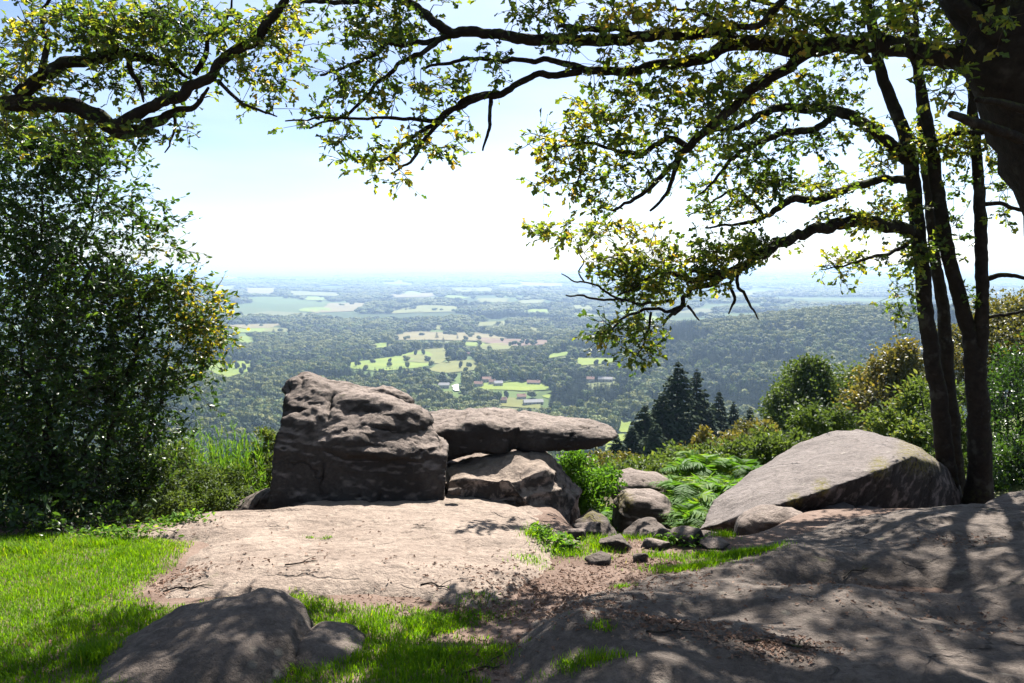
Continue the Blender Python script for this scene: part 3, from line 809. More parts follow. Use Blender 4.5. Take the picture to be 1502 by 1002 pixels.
# --- the big oak whose leaning trunk fills the top right corner
bA = np.array([5.9, 6.3, g1(5.9, 6.3)])
A = Tree('oak_tree', 'old oak with massive dark leaning trunk in the top right corner and long mossy limbs', 'tree', bA, M['oak'], M['bark'])
A.ys = 1.03; A.rs = 0.88
tb = [bA + np.array([0.0, 0, -0.15])] + [at(x, y, Y * 1.07) for x, y, Y in [(1640, 560, 5.7), (1590, 330, 5.5), (1545, 200, 5.4), (1495, 90, 5.4), (1455, 0, 5.5), (1400, -180, 5.8), (1330, -420, 6.2)]]
A.limb3(tb, [0.48, 0.40, 0.36, 0.35, 0.33, 0.30, 0.22, 0.1], 'trunk', 18, 0.05, 0.3, 1)
A.limb([(1500, 110, 5.4, 24), (1460, 95, 5.6, 24), (1400, 85, 5.8, 20), (1340, 74, 6.0, 17), (1280, 62, 6.2, 16), (1235, 64, 6.3, 14), (1180, 69, 6.4, 14), (1120, 68, 6.5, 13), (1080, 66, 6.6, 12), (1040, 80, 6.7, 10), (1000, 94, 6.8, 9), (950, 102, 6.9, 8), (900, 108, 7.0, 7), (853, 104, 7.0, 6), (800, 88, 7.1, 4.5), (735, 86, 7.1, 3.5), (667, 91, 7.2, 3), (620, 100, 7.2, 2)], sides=12, seed=2)
A.limb([(1085, 66, 6.6, 11), (1058, 42, 6.65, 10), (1030, 42, 6.7, 10), (1000, 48, 6.7, 9.5), (950, 55, 6.8, 9), (900, 60, 6.9, 9), (833, 61, 7.0, 9), (770, 61, 7.0, 9), (720, 53, 7.1, 8), (660, 50, 7.2, 8), (638, 40, 7.2, 7.5), (620, 18, 7.3, 7), (600, 4, 7.3, 6), (560, -4, 7.3, 5), (500, 4, 7.3, 4), (440, 0, 7.4, 3), (380, -10, 7.4, 2)], sides=12, seed=3)
A.limb([(940, 56, 6.8, 5), (900, 42, 6.8, 5), (850, 42, 6.8, 4.5), (815, 36, 6.8, 3)], seed=4)
A.limb([(662, 52, 7.2, 5), (610, 62, 7.2, 4.5), (570, 68, 7.2, 4), (545, 85, 7.2, 3.5), (520, 97, 7.2, 3), (470, 112, 7.2, 2)], seed=5)
A.limb([(655, 52, 7.2, 4.5), (620, 78, 7.1, 4), (580, 100, 7.1, 3.5), (540, 140, 7.1, 3), (500, 170, 7.1, 2.2), (455, 185, 7.1, 1.5)], seed=6)
A.limb([(853, 104, 7.0, 6), (810, 112, 7.0, 5.5), (783, 112, 7.0, 5.5), (733, 137, 7.0, 5.5), (700, 150, 7.0, 5), (667, 162, 7.0, 4.5), (627, 190, 7.0, 3.5), (567, 227, 7.0, 2.5), (520, 240, 7.0, 1.5)], seed=7)
A.limb([(733, 137, 7.0, 4.5), (690, 140, 7.0, 4), (640, 170, 7.0, 4), (590, 172, 7.0, 3), (500, 172, 7.0, 2), (420, 178, 7.1, 1.2)], seed=8)
A.limb([(650, 175, 7.0, 4), (620, 205, 6.9, 3), (600, 235, 6.9, 2.5), (577, 255, 6.9, 1.5)], seed=9)
A.limb([(720, 145, 7.0, 3.5), (722, 170, 6.9, 3), (715, 200, 6.9, 2.5), (710, 222, 6.9, 1.5)], seed=10)
A.limb([(1187, 76, 6.4, 10), (1150, 100, 6.5, 9.5), (1120, 120, 6.5, 9), (1090, 145, 6.6, 8.5), (1060, 170, 6.6, 8), (1030, 193, 6.7, 7), (1000, 222, 6.7, 6), (985, 242, 6.8, 5), (960, 268, 6.8, 4), (925, 295, 6.8, 3), (895, 312, 6.8, 2)], sides=10, seed=11)
A.limb([(1008, 215, 6.7, 5), (980, 205, 6.8, 5), (950, 222, 6.9, 4.5), (915, 225, 6.9, 3.5), (870, 212, 7.0, 2.5), (825, 215, 7.0, 1.5)], seed=12)
A.limb([(1000, 222, 6.7, 5), (990, 255, 6.7, 4), (975, 290, 6.7, 3), (955, 310, 6.7, 2)], seed=13)
A.limb([(1470, 60, 5.4, 14), (1420, 10, 5.5, 12), (1330, -50, 5.8, 10), (1200, -90, 6.0, 9), (1050, -100, 6.2, 8), (900, -80, 6.4, 6), (760, -60, 6.5, 5), (640, -40, 6.6, 3)], sides=10, seed=14)
A.limb([(1180, -92, 6.0, 7), (1160, -30, 6.1, 6.5), (1130, 20, 6.2, 6), (1090, 45, 6.3, 5), (1040, 20, 6.4, 3), (990, 10, 6.5, 2)], seed=15)
A.limb([(1498, 205, 5.2, 9), (1470, 193, 5.1, 8.5), (1430, 180, 5.0, 8), (1392, 168, 4.95, 6)], sides=9, seed=16, jit=0.01, node=False)
A.limb([(1500, 160, 5.25, 8), (1465, 152, 5.1, 6), (1432, 146, 5.0, 4.5)], sides=8, seed=17, jit=0.01, node=False)
A.limb([(1420, -100, 5.7, 12), (1300, -160, 5.2, 10), (1100, -200, 4.8, 8), (850, -220, 4.6, 6), (650, -210, 4.6, 3)], sides=8, seed=18)
A.limb([(1455, 0, 5.5, 20), (1500, -120, 5.0, 18), (1560, -300, 4.5, 14), (1500, -600, 4.0, 8)], sides=8, seed=19)
pa = patchy(61, 0.4, 1.1, 0.06)
A.sprays([
    (560, 25, 150, 35, 7.2, .4, 60), (470, 60, 80, 40, 7.3, .4, 24), (590, 60, 110, 45, 7.2, .4, 45), (520, 120, 90, 50, 7.1, .4, 42), (480, 160, 65, 50, 7.1, .3, 26), (540, 215, 60, 38, 7.0, .3, 26),
    (620, 150, 70, 45, 7.0, .4, 24), (600, 215, 60, 40, 6.95, .3, 26), (660, 120, 70, 30, 7.05, .4, 22), (590, 262, 12, 10, 6.9, .1, 3), (690, 200, 50, 25, 6.95, .2, 10), (740, 80, 70, 25, 7.1, .3, 16),
    (800, 25, 70, 30, 6.7, .5, 34), (880, 25, 70, 28, 6.6, .5, 34), (960, 20, 70, 28, 6.5, .5, 34), (1060, 25, 80, 35, 6.4, .5, 46), (1130, 40, 80, 40, 6.3, .5, 46), (1200, 30, 70, 45, 6.2, .4, 40), (1290, 30, 60, 40, 6.0, .4, 28),
    (880, 90, 60, 22, 6.9, .3, 14), (960, 80, 60, 22, 6.8, .3, 18), (1010, 70, 40, 18, 6.7, .3, 12),
    (900, 175, 70, 55, 6.9, .5, 50), (850, 170, 50, 50, 6.95, .4, 30), (960, 150, 70, 45, 6.8, .5, 50), (1020, 130, 60, 40, 6.7, .4, 34), (1050, 170, 60, 40, 6.6, .4, 26), (840, 225, 55, 35, 7.0, .4, 32), (880, 260, 60, 35, 6.9, .4, 36), (950, 230, 55, 45, 6.8, .4, 34),
    (800, 210, 45, 18, 7.0, .2, 14), (820, 260, 35, 22, 6.95, .2, 14), (890, 300, 40, 14, 6.85, .2, 10), (1100, 120, 60, 30, 6.6, .3, 14), (1360, 45, 60, 40, 5.6, .3, 22), (1400, 140, 30, 40, 5.3, .3, 10), (1450, 40, 50, 60, 5.0, .3, 12), (1170, 110, 30, 16, 6.4, .2, 5),
], [((1.2, 7.6, 5.1), (1.6, 0.9, 0.5), 190), ((-0.75, 7.8, 4.65), (0.8, 0.7, 0.3), 60), ((0.3, 8.2, 5.0), (1.0, 0.7, 0.35), 80), ((3.4, 7.6, 5.7), (2.0, 1.2, 0.7), 200), ((6.0, 7.5, 6.8), (2.4, 2.4, 1.4), 120),
    ((3.2, 2.0, 5.6), (3.0, 2.4, 0.9), 420), ((-0.6, 1.2, 5.4), (2.4, 2.4, 0.8), 330), ((1.5, -2.4, 4.6), (4.0, 1.6, 1.8), 620), ((-0.5, -3.6, 2.6), (5.0, 1.0, 2.2), 620), ((5.4, 0.5, 3.6), (1.6, 2.5, 1.8), 260)],  # unseen foliage over and behind the camera, added to block sky light
    nleaf=19, lsize=0.076, kind='oak', spread=0.12, rmin=0.003, tintf=pa, dens=0.36)
A.done()

# --- the many-stemmed oak behind the grey boulder
bB = np.array([*at(1405, 705, 10.4)[:2], 0]); bB[2] = g1(bB[0], bB[1])
B = Tree('oak_tree', 'slender oak with several dark stems rising behind the rounded grey boulder', 'tree', bB, M['oak'], M['bark'])
B.rs = 0.82
B.rs = 0.5
B.limb([(1390, 745, 10.3, 36), (1388, 690, 10.3, 27), (1378, 600, 10.3, 24), (1360, 470, 10.3, 22), (1347, 340, 10.3, 21), (1337, 250, 10.3, 20), (1330, 207, 10.3, 19), (1313, 160, 10.3, 17), (1292, 100, 10.3, 15), (1279, 40, 10.3, 14), (1268, -10, 10.3, 13), (1250, -120, 10.3, 10), (1230, -300, 10.3, 5)], 'trunk', 14, 0.014, 0.12, 40)
B.rs = 0.5
B.limb([(1432, 755, 10.1, 46), (1436, 700, 10.1, 34), (1436, 620, 10.1, 32), (1430, 540, 10.1, 30), (1422, 490, 10.1, 22), (1402, 420, 10.1, 20), (1384, 334, 10.1, 19), (1375, 270, 10.1, 18), (1365, 210, 10.1, 16), (1353, 150, 10.1, 15), (1344, 100, 10.1, 13), (1333, 50, 10.1, 12), (1318, -5, 10.1, 11), (1300, -150, 10.1, 8), (1290, -320, 10.1, 4)], 'trunk', 14, 0.014, 0.12, 42)
B.rs = 0.5
B.limb([(1432, 560, 10.1, 22), (1438, 500, 10.05, 20), (1440, 430, 10.0, 18), (1438, 334, 10.0, 17), (1434, 240, 10.0, 15), (1428, 160, 10.0, 14), (1420, 80, 10.0, 13), (1412, 0, 10.0, 11), (1405, -150, 10.0, 8), (1400, -330, 10.0, 4)], 'trunk', 12, 0.014, 0.12, 44)
B.rs = 0.5
B.limb([(1402, 740, 10.9, 30), (1398, 660, 10.9, 22), (1392, 570, 10.9, 20), (1384, 470, 10.9, 18), (1372, 380, 10.9, 15), (1362, 290, 10.9, 13), (1352, 180, 10.9, 11), (1345, 60, 10.9, 8), (1340, -100, 10.9, 4)], 'trunk', 12, 0.014, 0.12, 46)
B.rs = 0.72
B.limb([(1334, 235, 10.3, 13), (1300, 210, 10.1, 12), (1270, 186, 10.0, 11.5), (1240, 170, 9.9, 11), (1200, 158, 9.8, 10), (1160, 156, 9.7, 8.5), (1120, 166, 9.6, 7), (1090, 184, 9.5, 5.5), (1060, 192, 9.5, 4), (1020, 188, 9.4, 2)], sides=10, seed=48)
B.limb([(1225, 165, 9.85, 7), (1205, 184, 9.7, 7), (1160, 191, 9.6, 7.5), (1120, 206, 9.5, 6), (1090, 220, 9.5, 5), (1062, 243, 9.4, 4), (1042, 270, 9.4, 2.5), (1020, 290, 9.4, 1.5)], sides=9, seed=50)
B.limb([(1338, 262, 10.3, 8), (1300, 263, 10.1, 8), (1240, 278, 10.0, 8), (1200, 293, 9.9, 8), (1160, 297, 9.8, 8), (1138, 306, 9.75, 6.5), (1110, 325, 9.7, 5), (1080, 331, 9.7, 3), (1035, 336, 9.7, 2)], sides=9, seed=52)
B.limb([(1120, 318, 9.7, 4), (1100, 290, 9.7, 3.5), (1078, 274, 9.7, 3), (1040, 300, 9.7, 2), (1010, 318, 9.7, 1.3)], seed=54)
B.limb([(1350, 345, 10.3, 13), (1300, 333, 10.0, 12.5), (1250, 326, 9.8, 12), (1205, 334, 9.6, 11), (1170, 345, 9.5, 10.5), (1140, 362, 9.4, 10), (1110, 380, 9.3, 9), (1082, 397, 9.2, 9), (1055, 412, 9.15, 8), (1030, 424, 9.1, 6), (1014, 440, 9.1, 5.5), (1000, 453, 9.05, 4.5), (984, 468, 9.0, 3.5), (973, 478, 9.0, 2)], sides=11, seed=56, jit=0.06)
B.limb([(1075, 400, 9.2, 8), (1040, 404, 9.1, 7), (1015, 412, 9.05, 6.5), (990, 400, 9.0, 5), (960, 405, 9.0, 4), (930, 420, 8.95, 3), (905, 430, 8.9, 2)], sides=9, seed=58)
B.limb([(1005, 448, 9.05, 4), (975, 458, 9.0, 3.5), (945, 456, 9.0, 3), (915, 466, 8.95, 2.5), (895, 485, 8.9, 2)], seed=60)
B.limb([(955, 458, 9.0, 3), (950, 480, 8.95, 2.5), (945, 505, 8.9, 1.8), (938, 525, 8.9, 1.2)], seed=62)
B.limb([(985, 440, 9.05, 3.5), (950, 445, 9.0, 3), (905, 440, 8.95, 2.8), (870, 435, 8.9, 2.4), (832, 432, 8.9, 1.6)], seed=64, node=False)
B.limb([(915, 442, 8.95, 2.6), (890, 430, 8.9, 2.4), (870, 418, 8.9, 2.2), (848, 412, 8.9, 1.8), (825, 401, 8.9, 1.1)], seed=65, node=False)
B.limb([(858, 415, 8.9, 1.8), (850, 400, 8.9, 1.6), (855, 385, 8.9, 1.3), (845, 360, 8.9, .8)], seed=66, node=False)
B.limb([(1080, 392, 9.2, 4), (1077, 415, 9.15, 3.5), (1074, 438, 9.1, 3), (1067, 455, 9.1, 1.3)], seed=67, node=False, jit=0.05)
B.limb([(1088, 390, 9.2, 4.5), (1083, 410, 9.15, 3.8), (1091, 430, 9.1, 3.2), (1096, 450, 9.1, 2.6), (1108, 466, 9.1, 1.2)], seed=68, node=False, jit=0.05)
B.limb([(1008, 448, 9.05, 3), (1018, 458, 9.05, 2.4), (1025, 468, 9.05, 1.5)], seed=69, node=False)
B.limb([(1446, 410, 10.0, 6), (1470, 404, 9.9, 5), (1502, 410, 9.8, 4), (1550, 400, 9.7, 3), (1610, 380, 9.6, 2)], seed=70)
B.limb([(1444, 467, 10.0, 4), (1470, 462, 9.9, 3.5), (1505, 458, 9.8, 3), (1560, 455, 9.7, 2)], seed=71)
B.limb([(1438, 300, 10.0, 5), (1465, 300, 9.9, 4.5), (1500, 306, 9.8, 4), (1560, 290, 9.7, 2.5)], seed=72)
B.limb([(1365, 215, 10.1, 7), (1400, 195, 9.9, 6), (1450, 190, 9.7, 5), (1520, 150, 9.5, 3)], seed=73)
B.limb([(1290, 98, 10.3, 8), (1240, 60, 10.0, 7), (1170, 20, 9.8, 5), (1090, 0, 9.6, 3)], seed=74)
B.limb([(1262, -40, 10.3, 9), (1180, -110, 10.0, 8), (1050, -160, 9.7, 6), (920, -190, 9.5, 3)], seed=75)
B.limb([(1350, 340, 10.3, 5), (1310, 372, 10.0, 4), (1270, 380, 9.9, 3), (1235, 392, 9.8, 2), (1205, 398, 9.8, 1.3)], seed=76)
pb = patchy(71, 0.4, 0.9, 0.06)
B.sprays([
    (1100, 110, 60, 40, 9.6, .6, 26), (1180, 130, 60, 25, 9.8, .4, 26), (1130, 150, 70, 25, 9.6, .5, 46), (1060, 190, 50, 30, 9.5, .4, 36), (1150, 205, 70, 25, 9.6, .4, 40), (1085, 235, 50, 30, 9.5, .4, 30), (1220, 150, 50, 14, 9.8, .3, 20), (1250, 190, 45, 22, 9.9, .4, 16),
    (1020, 275, 45, 35, 9.5, .4, 16), (1110, 275, 50, 30, 9.7, .4, 40), (1150, 270, 60, 22, 9.8, .4, 30), (1220, 265, 60, 22, 10.0, .4, 28), (1290, 245, 35, 30, 10.2, .4, 24), (1210, 215, 40, 18, 9.8, .4, 10), (1080, 310, 50, 22, 9.7, .4, 18), (1030, 320, 40, 22, 9.7, .3, 12),
    (1000, 370, 55, 30, 9.0, .35, 20), (940, 385, 55, 28, 9.0, .35, 56), (970, 410, 60, 26, 9.0, .35, 70), (900, 400, 35, 22, 8.95, .3, 26), (1060, 380, 50, 20, 9.2, .35, 46), (1100, 365, 40, 18, 9.3, .35, 32), (930, 430, 35, 18, 9.0, .3, 26), (1030, 400, 40, 16, 9.1, .3, 30), (1130, 352, 40, 14, 9.4, .3, 20), (1240, 320, 70, 14, 9.8, .3, 34), (1310, 320, 35, 24, 10.1, .3, 22),
    (885, 485, 32, 16, 8.9, .25, 24), (935, 490, 30, 24, 8.92, .25, 26), (938, 520, 20, 16, 8.9, .2, 18), (860, 335, 50, 12, 8.9, .3, 10), (800, 345, 40, 14, 8.9, .3, 16), (850, 345, 40, 20, 8.9, .3, 18), (930, 340, 40, 16, 8.95, .3, 12),
    (1345, 215, 40, 40, 10.2, .4, 30), (1390, 210, 60, 25, 9.9, .4, 46), (1440, 215, 55, 22, 9.8, .4, 34), (1330, 300, 25, 40, 10.2, .3, 18), (1400, 340, 25, 40, 10.0, .3, 14), (1350, 360, 28, 36, 10.1, .3, 22), (1330, 400, 22, 40, 10.1, .3, 18), (1325, 440, 22, 30, 10.1, .3, 16), (1260, 385, 60, 14, 9.9, .3, 20), (1220, 392, 30, 12, 9.8, .2, 10), (1480, 290, 45, 30, 9.8, .4, 14), (1480, 230, 40, 20, 9.7, .4, 14), (1440, 440, 25, 26, 10.0, .3, 5), (1400, 280, 30, 20, 10, .3, 8),
    (1160, 40, 70, 35, 9.7, .5, 26), (1380, 90, 60, 50, 10.0, .5, 44), (1230, 90, 40, 40, 10, .5, 16), (1320, 30, 60, 40, 10, .5, 26), (1370, 20, 40, 40, 10, .4, 20),
], [((3.9, 10.8, 6.8), (2.0, 2.0, 0.7), 300), ((4.6, 9.6, 6.6), (2.4, 2.2, 1.2), 220), ((6.8, 9.6, 4.8), (1.6, 1.6, 1.4), 90)], nleaf=19, lsize=0.085, kind='oak', spread=0.14, rmin=0.0035, tintf=pb, dens=0.44)
B.done()

# --- the oak reaching in from the left
bC = np.array([-6.6, 6.9, g1(-6.6, 6.9)])
Cc = Tree('oak_tree', 'oak whose thick mossy limb reaches in from the left over the glossy bush', 'tree', bC, M['oak'], M['bark'])
Cc.limb3([bC - [0, 0, .1], bC + [0.1, 0, 1.2], bC + [0.2, -.05, 2.6], at(-330, 60, 6.8), at(-300, -100, 6.7), at(-240, -320, 6.6)], [0.36, 0.28, 0.25, 0.22, 0.16, 0.06], 'trunk', 14, 0.05, 0.25, 80)
Cc.limb([(-330, 70, 6.8, 20), (-200, 130, 6.7, 17), (-90, 150, 6.6, 14), (-20, 150, 6.55, 12), (33, 145, 6.5, 12), (67, 152, 6.5, 11), (117, 160, 6.5, 11), (148, 176, 6.5, 11), (170, 192, 6.5, 10.5), (200, 187, 6.5, 9), (233, 177, 6.5, 7.5), (265, 164, 6.5, 5), (290, 153, 6.5, 3.5), (310, 125, 6.5, 2)], sides=12, seed=82)
Cc.limb([(28, 142, 6.5, 11), (42, 128, 6.5, 10.5), (60, 110, 6.5, 10), (87, 94, 6.55, 9), (127, 87, 6.6, 8), (160, 79, 6.6, 7.5), (187, 78, 6.65, 7), (217, 87, 6.7, 6), (250, 96, 6.7, 4.5), (280, 110, 6.7, 2)], sides=11, seed=84)
Cc.limb([(165, 188, 6.5, 9), (190, 172, 6.4, 8), (233, 153, 6.35, 8), (262, 146, 6.3, 8), (277, 127, 6.3, 7.5), (300, 111, 6.3, 7), (325, 88, 6.3, 7), (352, 70, 6.3, 7.5), (382, 51, 6.3, 7), (405, 18, 6.3, 6), (420, -10, 6.3, 5), (440, -80, 6.3, 2)], sides=11, seed=86)
Cc.limb([(190, 80, 6.65, 4), (192, 105, 6.6, 4), (205, 130, 6.55, 3), (212, 150, 6.5, 1.5)], seed=88)
Cc.limb([(320, 118, 6.3, 3), (345, 143, 6.25, 2.5), (375, 158, 6.2, 2), (405, 172, 6.2, 1)], seed=90)
Cc.limb([(285, 110, 6.6, 4), (300, 80, 6.6, 4), (305, 55, 6.6, 3), (330, 35, 6.6, 2.2), (345, 5, 6.6, 1.3)], seed=92)
Cc.limb([(140, 84, 6.6, 5), (170, 50, 6.6, 4), (210, 30, 6.65, 3), (240, 10, 6.7, 2)], seed=94)
Cc.limb([(60, 110, 6.5, 5), (70, 70, 6.5, 4), (60, 30, 6.5, 3), (80, -20, 6.5, 2)], seed=95)
Cc.limb([(255, 165, 6.5, 3), (258, 185, 6.45, 2), (252, 205, 6.4, 1.5), (242, 224, 6.4, .9)], seed=96)
pc = patchy(81, 0.5, 1.2, 0.1)
Cc.sprays([(60, 40, 70, 50, 6.5, .5, 50), (140, 40, 70, 50, 6.6, .5, 110), (220, 40, 70, 45, 6.6, .5, 120), (290, 40, 55, 40, 6.5, .5, 56), (200, 110, 90, 35, 6.6, .4, 60), (110, 125, 60, 24, 6.5, .4, 22), (260, 130, 50, 25, 6.5, .4, 26), (20, 90, 50, 60, 6.5, .5, 40), (20, 190, 60, 40, 6.4, .4, 40), (130, 195, 70, 20, 6.4, .4, 40), (210, 200, 50, 12, 6.4, .3, 16), (380, 40, 45, 35, 6.3, .4, 40), (350, 90, 45, 25, 6.3, .3, 22), (390, 125, 30, 16, 6.25, .3, 12), (375, 160, 30, 8, 6.2, .2, 5), (415, 80, 30, 30, 6.3, .3, 14), (265, 190, 26, 8, 6.4, .2, 6), (420, 30, 30, 25, 6.3, .3, 14)],
         [((-5.5, 6.5, 5.0), (1.6, 1.4, 1.0), 80)], nleaf=19, lsize=0.066, kind='oak', spread=0.11, rmin=0.003, tintf=pc, dens=0.38)
Cc.done()

# --- the glossy evergreen bush filling the left edge
bD = np.array([-5.0, 8.6, g1(-5.0, 8.6)])

D = Tree('holly_bush', 'tall dark glossy leaved bush filling the left edge, yellowing at its right tips', 'bush', bD, M['holly'], M['bark']); D.ys = 1.2
for k, (x, y, Yd) in enumerate([(60, 300, 7.0), (140, 260, 7.2), (220, 420, 7.0), (20, 480, 6.6), (180, 560, 7.1), (110, 620, 6.7), (-60, 350, 6.9), (250, 500, 7.3), (240, 640, 7.5)]):
    tip = at(x, y, Yd * 1.2); b0 = bD + rng.normal(size=3) * [0.3, 0.25, 0]
    D.limb3([b0 - [0, 0, .1], b0 + (tip - b0) * .45 + rng.normal(size=3) * .15 + [0, 0, .3], tip], [0.05, 0.03, 0.008], 'stem' if k < 4 else 'branch', 7, 0.08, 0.2, 110 + k)


def pd(b, t):
    ux, uy, _ = project(b)
    e = smooth(205, 275, ux) * smooth(360, 400, uy) * smooth(560, 520, uy)
    e = np.maximum(e, 0.55 * smooth(130, 200, ux) * smooth(250, 300, uy) * smooth(600, 540, uy) * (fbm(b, 2.5, 2, 5) > 0.12))
    return np.clip(t * 0.85 + e * 0.52 * (rng.random(len(b)) < 0.7), 0, 1)


D.sprays([(40, 190, 80, 40, 6.9, .5, 60), (115, 222, 60, 30, 7.0, .4, 36), (30, 250, 90, 70, 6.9, .6, 120), (120, 260, 70, 60, 7.1, .5, 70), (60, 340, 120, 70, 6.9, .7, 190), (60, 440, 130, 80, 6.8, .8, 240), (150, 420, 80, 70, 7.1, .5, 110), (210, 450, 60, 60, 7.2, .4, 80), (275, 455, 45, 55, 7.3, .3, 64), (295, 490, 34, 40, 7.3, .3, 44), (255, 420, 40, 25, 7.3, .3, 26),
          (70, 550, 150, 70, 6.8, .8, 260), (180, 540, 70, 60, 7.1, .5, 110), (240, 550, 40, 30, 7.3, .3, 26), (60, 640, 150, 70, 6.7, .8, 270), (200, 630, 60, 60, 7.2, .5, 90), (60, 730, 160, 60, 6.6, .7, 260), (40, 780, 130, 26, 5.7, .3, 90), (150, 775, 50, 22, 5.9, .2, 40), (170, 710, 70, 50, 7.0, .5, 110), (-60, 500, 80, 250, 6.8, .6, 160),
          (185, 300, 35, 25, 7.2, .3, 16), (210, 345, 30, 30, 7.2, .3, 20), (262, 327, 10, 8, 7.2, .1, 3), (262, 365, 14, 12, 7.2, .1, 5), (235, 335, 20, 12, 7.2, .1, 5), (215, 270, 26, 14, 7.2, .2, 4), (240, 300, 16, 12, 7.2, .2, 3), (185, 240, 22, 14, 7.2, .2, 4), (315, 435, 18, 14, 7.3, .2, 5), (325, 490, 14, 20, 7.3, .2, 6), (290, 585, 24, 14, 7.3, .2, 5), (262, 620, 26, 16, 7.3, .2, 7), (225, 690, 30, 16, 7.2, .2, 9), (150, 215, 30, 14, 7.1, .2, 6), (270, 560, 20, 20, 7.3, .2, 8), (300, 530, 22, 14, 7.3, .2, 10)],
         nleaf=19, lsize=0.064, kind='oval', spread=0.15, flat=0.25, rmin=0.0025, tintf=pd, dens=0.85)
D.done('foliage')
# ------------------------------------------------------------------ shrubs and trees on the slope
def bushy(name, label, cat, blobs, base, mat, nlf, lsize, kind='quad', group=None, seed=0, trunk_r=0.05, clump=0.16, tintf=None, up=0.4, parts=('foliage', 'stem'), shell=0.55, nst=5):
    """blobs: (px, py, rx, ry, Y) ellipsoids of foliage; leaves sit in clumps near their surfaces"""
    root = thing(name, label, cat, base, group)
    mb = MB(); wd = MB(); tot = sum(b[2] * b[3] for b in blobs); base = np.array(base)
    for bi, (px, py, rx, ry, Yb) in enumerate(blobs):
        n = max(40, int(nlf * rx * ry / tot)); c = at(px, py, Yb); s = Yb / F; R = np.array([rx * s, 0.8 * rx * s, ry * s])
        nc = max(8, n // 16)
        a = rdir(nc) * (shell + (1 - shell) * rng.random((nc, 1))) * (1 + 0.22 * rng.normal(size=(nc, 1)))
        cc = c + a * R; cs = clump * R.mean() * rng.uniform(0.5, 1.5, nc)
        idx = rng.integers(0, nc, n)
        P = cc[idx] + rng.normal(size=(n, 3)) * cs[idx][:, None]
        gz = ground(P[:, 0], P[:, 1]); P[:, 2] = np.maximum(P[:, 2], gz + 0.02 * Yb / 10)
        out = unit(P - c)
        t = np.clip(rng.beta(2, 3, n) * 0.8 + 0.25 * (rng.random(nc)[idx] - .5) + 0.12 * fbm(P, 0.8 / (rx * s), 2, seed), 0, 1)
        if tintf is not None: t = tintf(P, t)
        leaves(mb, P, unit(rng.normal(size=(n, 3)) + out * 0.8), unit(rng.normal(size=(n, 3)) * 0.7 + out * 0.6 + [0, 0, up]), lsize * rng.uniform(0.6, 1.3, n), kind, t)
        for k in range(nst):
            tip = cc[rng.integers(0, nc)]; m = base + (tip - base) * 0.5 + rng.normal(size=3) * R.mean() * 0.15
            pth, rad = spline([base + rng.normal(size=3) * trunk_r * 0.4 * [1, 1, 0] - [0, 0, .1], m, tip], [trunk_r, trunk_r * .6, trunk_r * .12], R.mean() * 0.25)
            V, Fs = tube(pth, rad, 6); wd.add(V, Fs)
    mb.build(parts[0], mat, root); wd.build(parts[1], M['bark2'], root, shade=True)
    return root


def gbase(px, Y):
    p = at(px, 600, Y); return np.array([p[0], p[1], g1(p[0], p[1])])


SL = 'shrubs on the slope below the rocks'
bushy('ivy_bush', 'bright green leafy bush tucked under the tip of the jutting flat slab', 'bush', [(840, 690, 26, 32, 9.9), (868, 715, 34, 26, 10.1), (850, 735, 28, 22, 9.8), (888, 700, 22, 18, 10.4)], gbase(855, 10.1), M['fern'], 5200, 0.055, 'oval', seed=1, trunk_r=0.015)
bushy('shrub', 'pale grey green willowy shrub in the centre of the gap behind the flat rock', 'bush', [(900, 696, 40, 16, 17), (945, 692, 45, 18, 18), (990, 684, 40, 22, 19)], gbase(940, 18), M['shrub'], 5200, 0.11, 'oval', SL, 2)
bushy('shrub', 'sunlit green shrub with narrow leaves left of the big rounded boulder', 'bush', [(1030, 682, 44, 24, 16), (1085, 672, 46, 26, 17), (1120, 662, 34, 26, 17)], gbase(1075, 16.5), M['shrub'], 6500, 0.10, 'oval', SL, 3)
bushy('shrub', 'small shrub turning golden yellow at its tip in front of the dark spruces', 'bush', [(1030, 646, 14, 16, 26), (1020, 664, 22, 12, 26)], gbase(1028, 26), M['autumn'], 1500, 0.14, 'oval', SL, 4, tintf=lambda P, t: np.clip(t * .5 + 0.3, 0, 1))
bushy('shrub', 'brownish autumn shrub just right of the golden shrub', 'bush', [(1080, 648, 34, 14, 30), (1110, 634, 30, 18, 31), (1060, 660, 24, 12, 29)], gbase(1085, 30), M['autumn'], 2600, 0.16, 'oval', SL, 5)
bushy('shrub', 'dull olive shrub below the green field at the tip of the slab', 'bush', [(880, 682, 30, 12, 26), (915, 680, 32, 12, 27)], gbase(898, 26), M['autumn'], 2200, 0.16, 'oval', SL, 6, tintf=lambda P, t: t * 0.6)
bushy('shrub', 'dense green shrub at the left shoulder of the rounded grey boulder', 'bush', [(1135, 664, 34, 24, 14), (1165, 654, 28, 20, 14.5)], gbase(1150, 14.3), M['shrub'], 3400, 0.09, 'oval', SL, 7, tintf=lambda P, t: t * .8)
bushy('broadleaf_tree', 'round dark green tree standing above the rounded grey boulder', 'tree', [(1185, 575, 40, 44, 46), (1150, 600, 30, 34, 45), (1215, 600, 34, 40, 46), (1185, 620, 54, 30, 44), (1190, 545, 24, 22, 46)], gbase(1185, 46), M['shrub'], 24000, 0.17, 'quad', None, 8, 0.16, tintf=lambda P, t: t * 0.62, parts=('crown', 'trunk'))
bushy('broadleaf_tree', 'pale feathery tree just right of the round dark tree', 'tree', [(1248, 570, 26, 34, 55), (1262, 600, 28, 30, 54), (1240, 625, 24, 24, 53)], gbase(1250, 54), M['shrub'], 9000, 0.19, 'quad', None, 9, 0.14, parts=('crown', 'trunk'), tintf=lambda P, t: np.clip(t * .9 + .1, 0, 1))
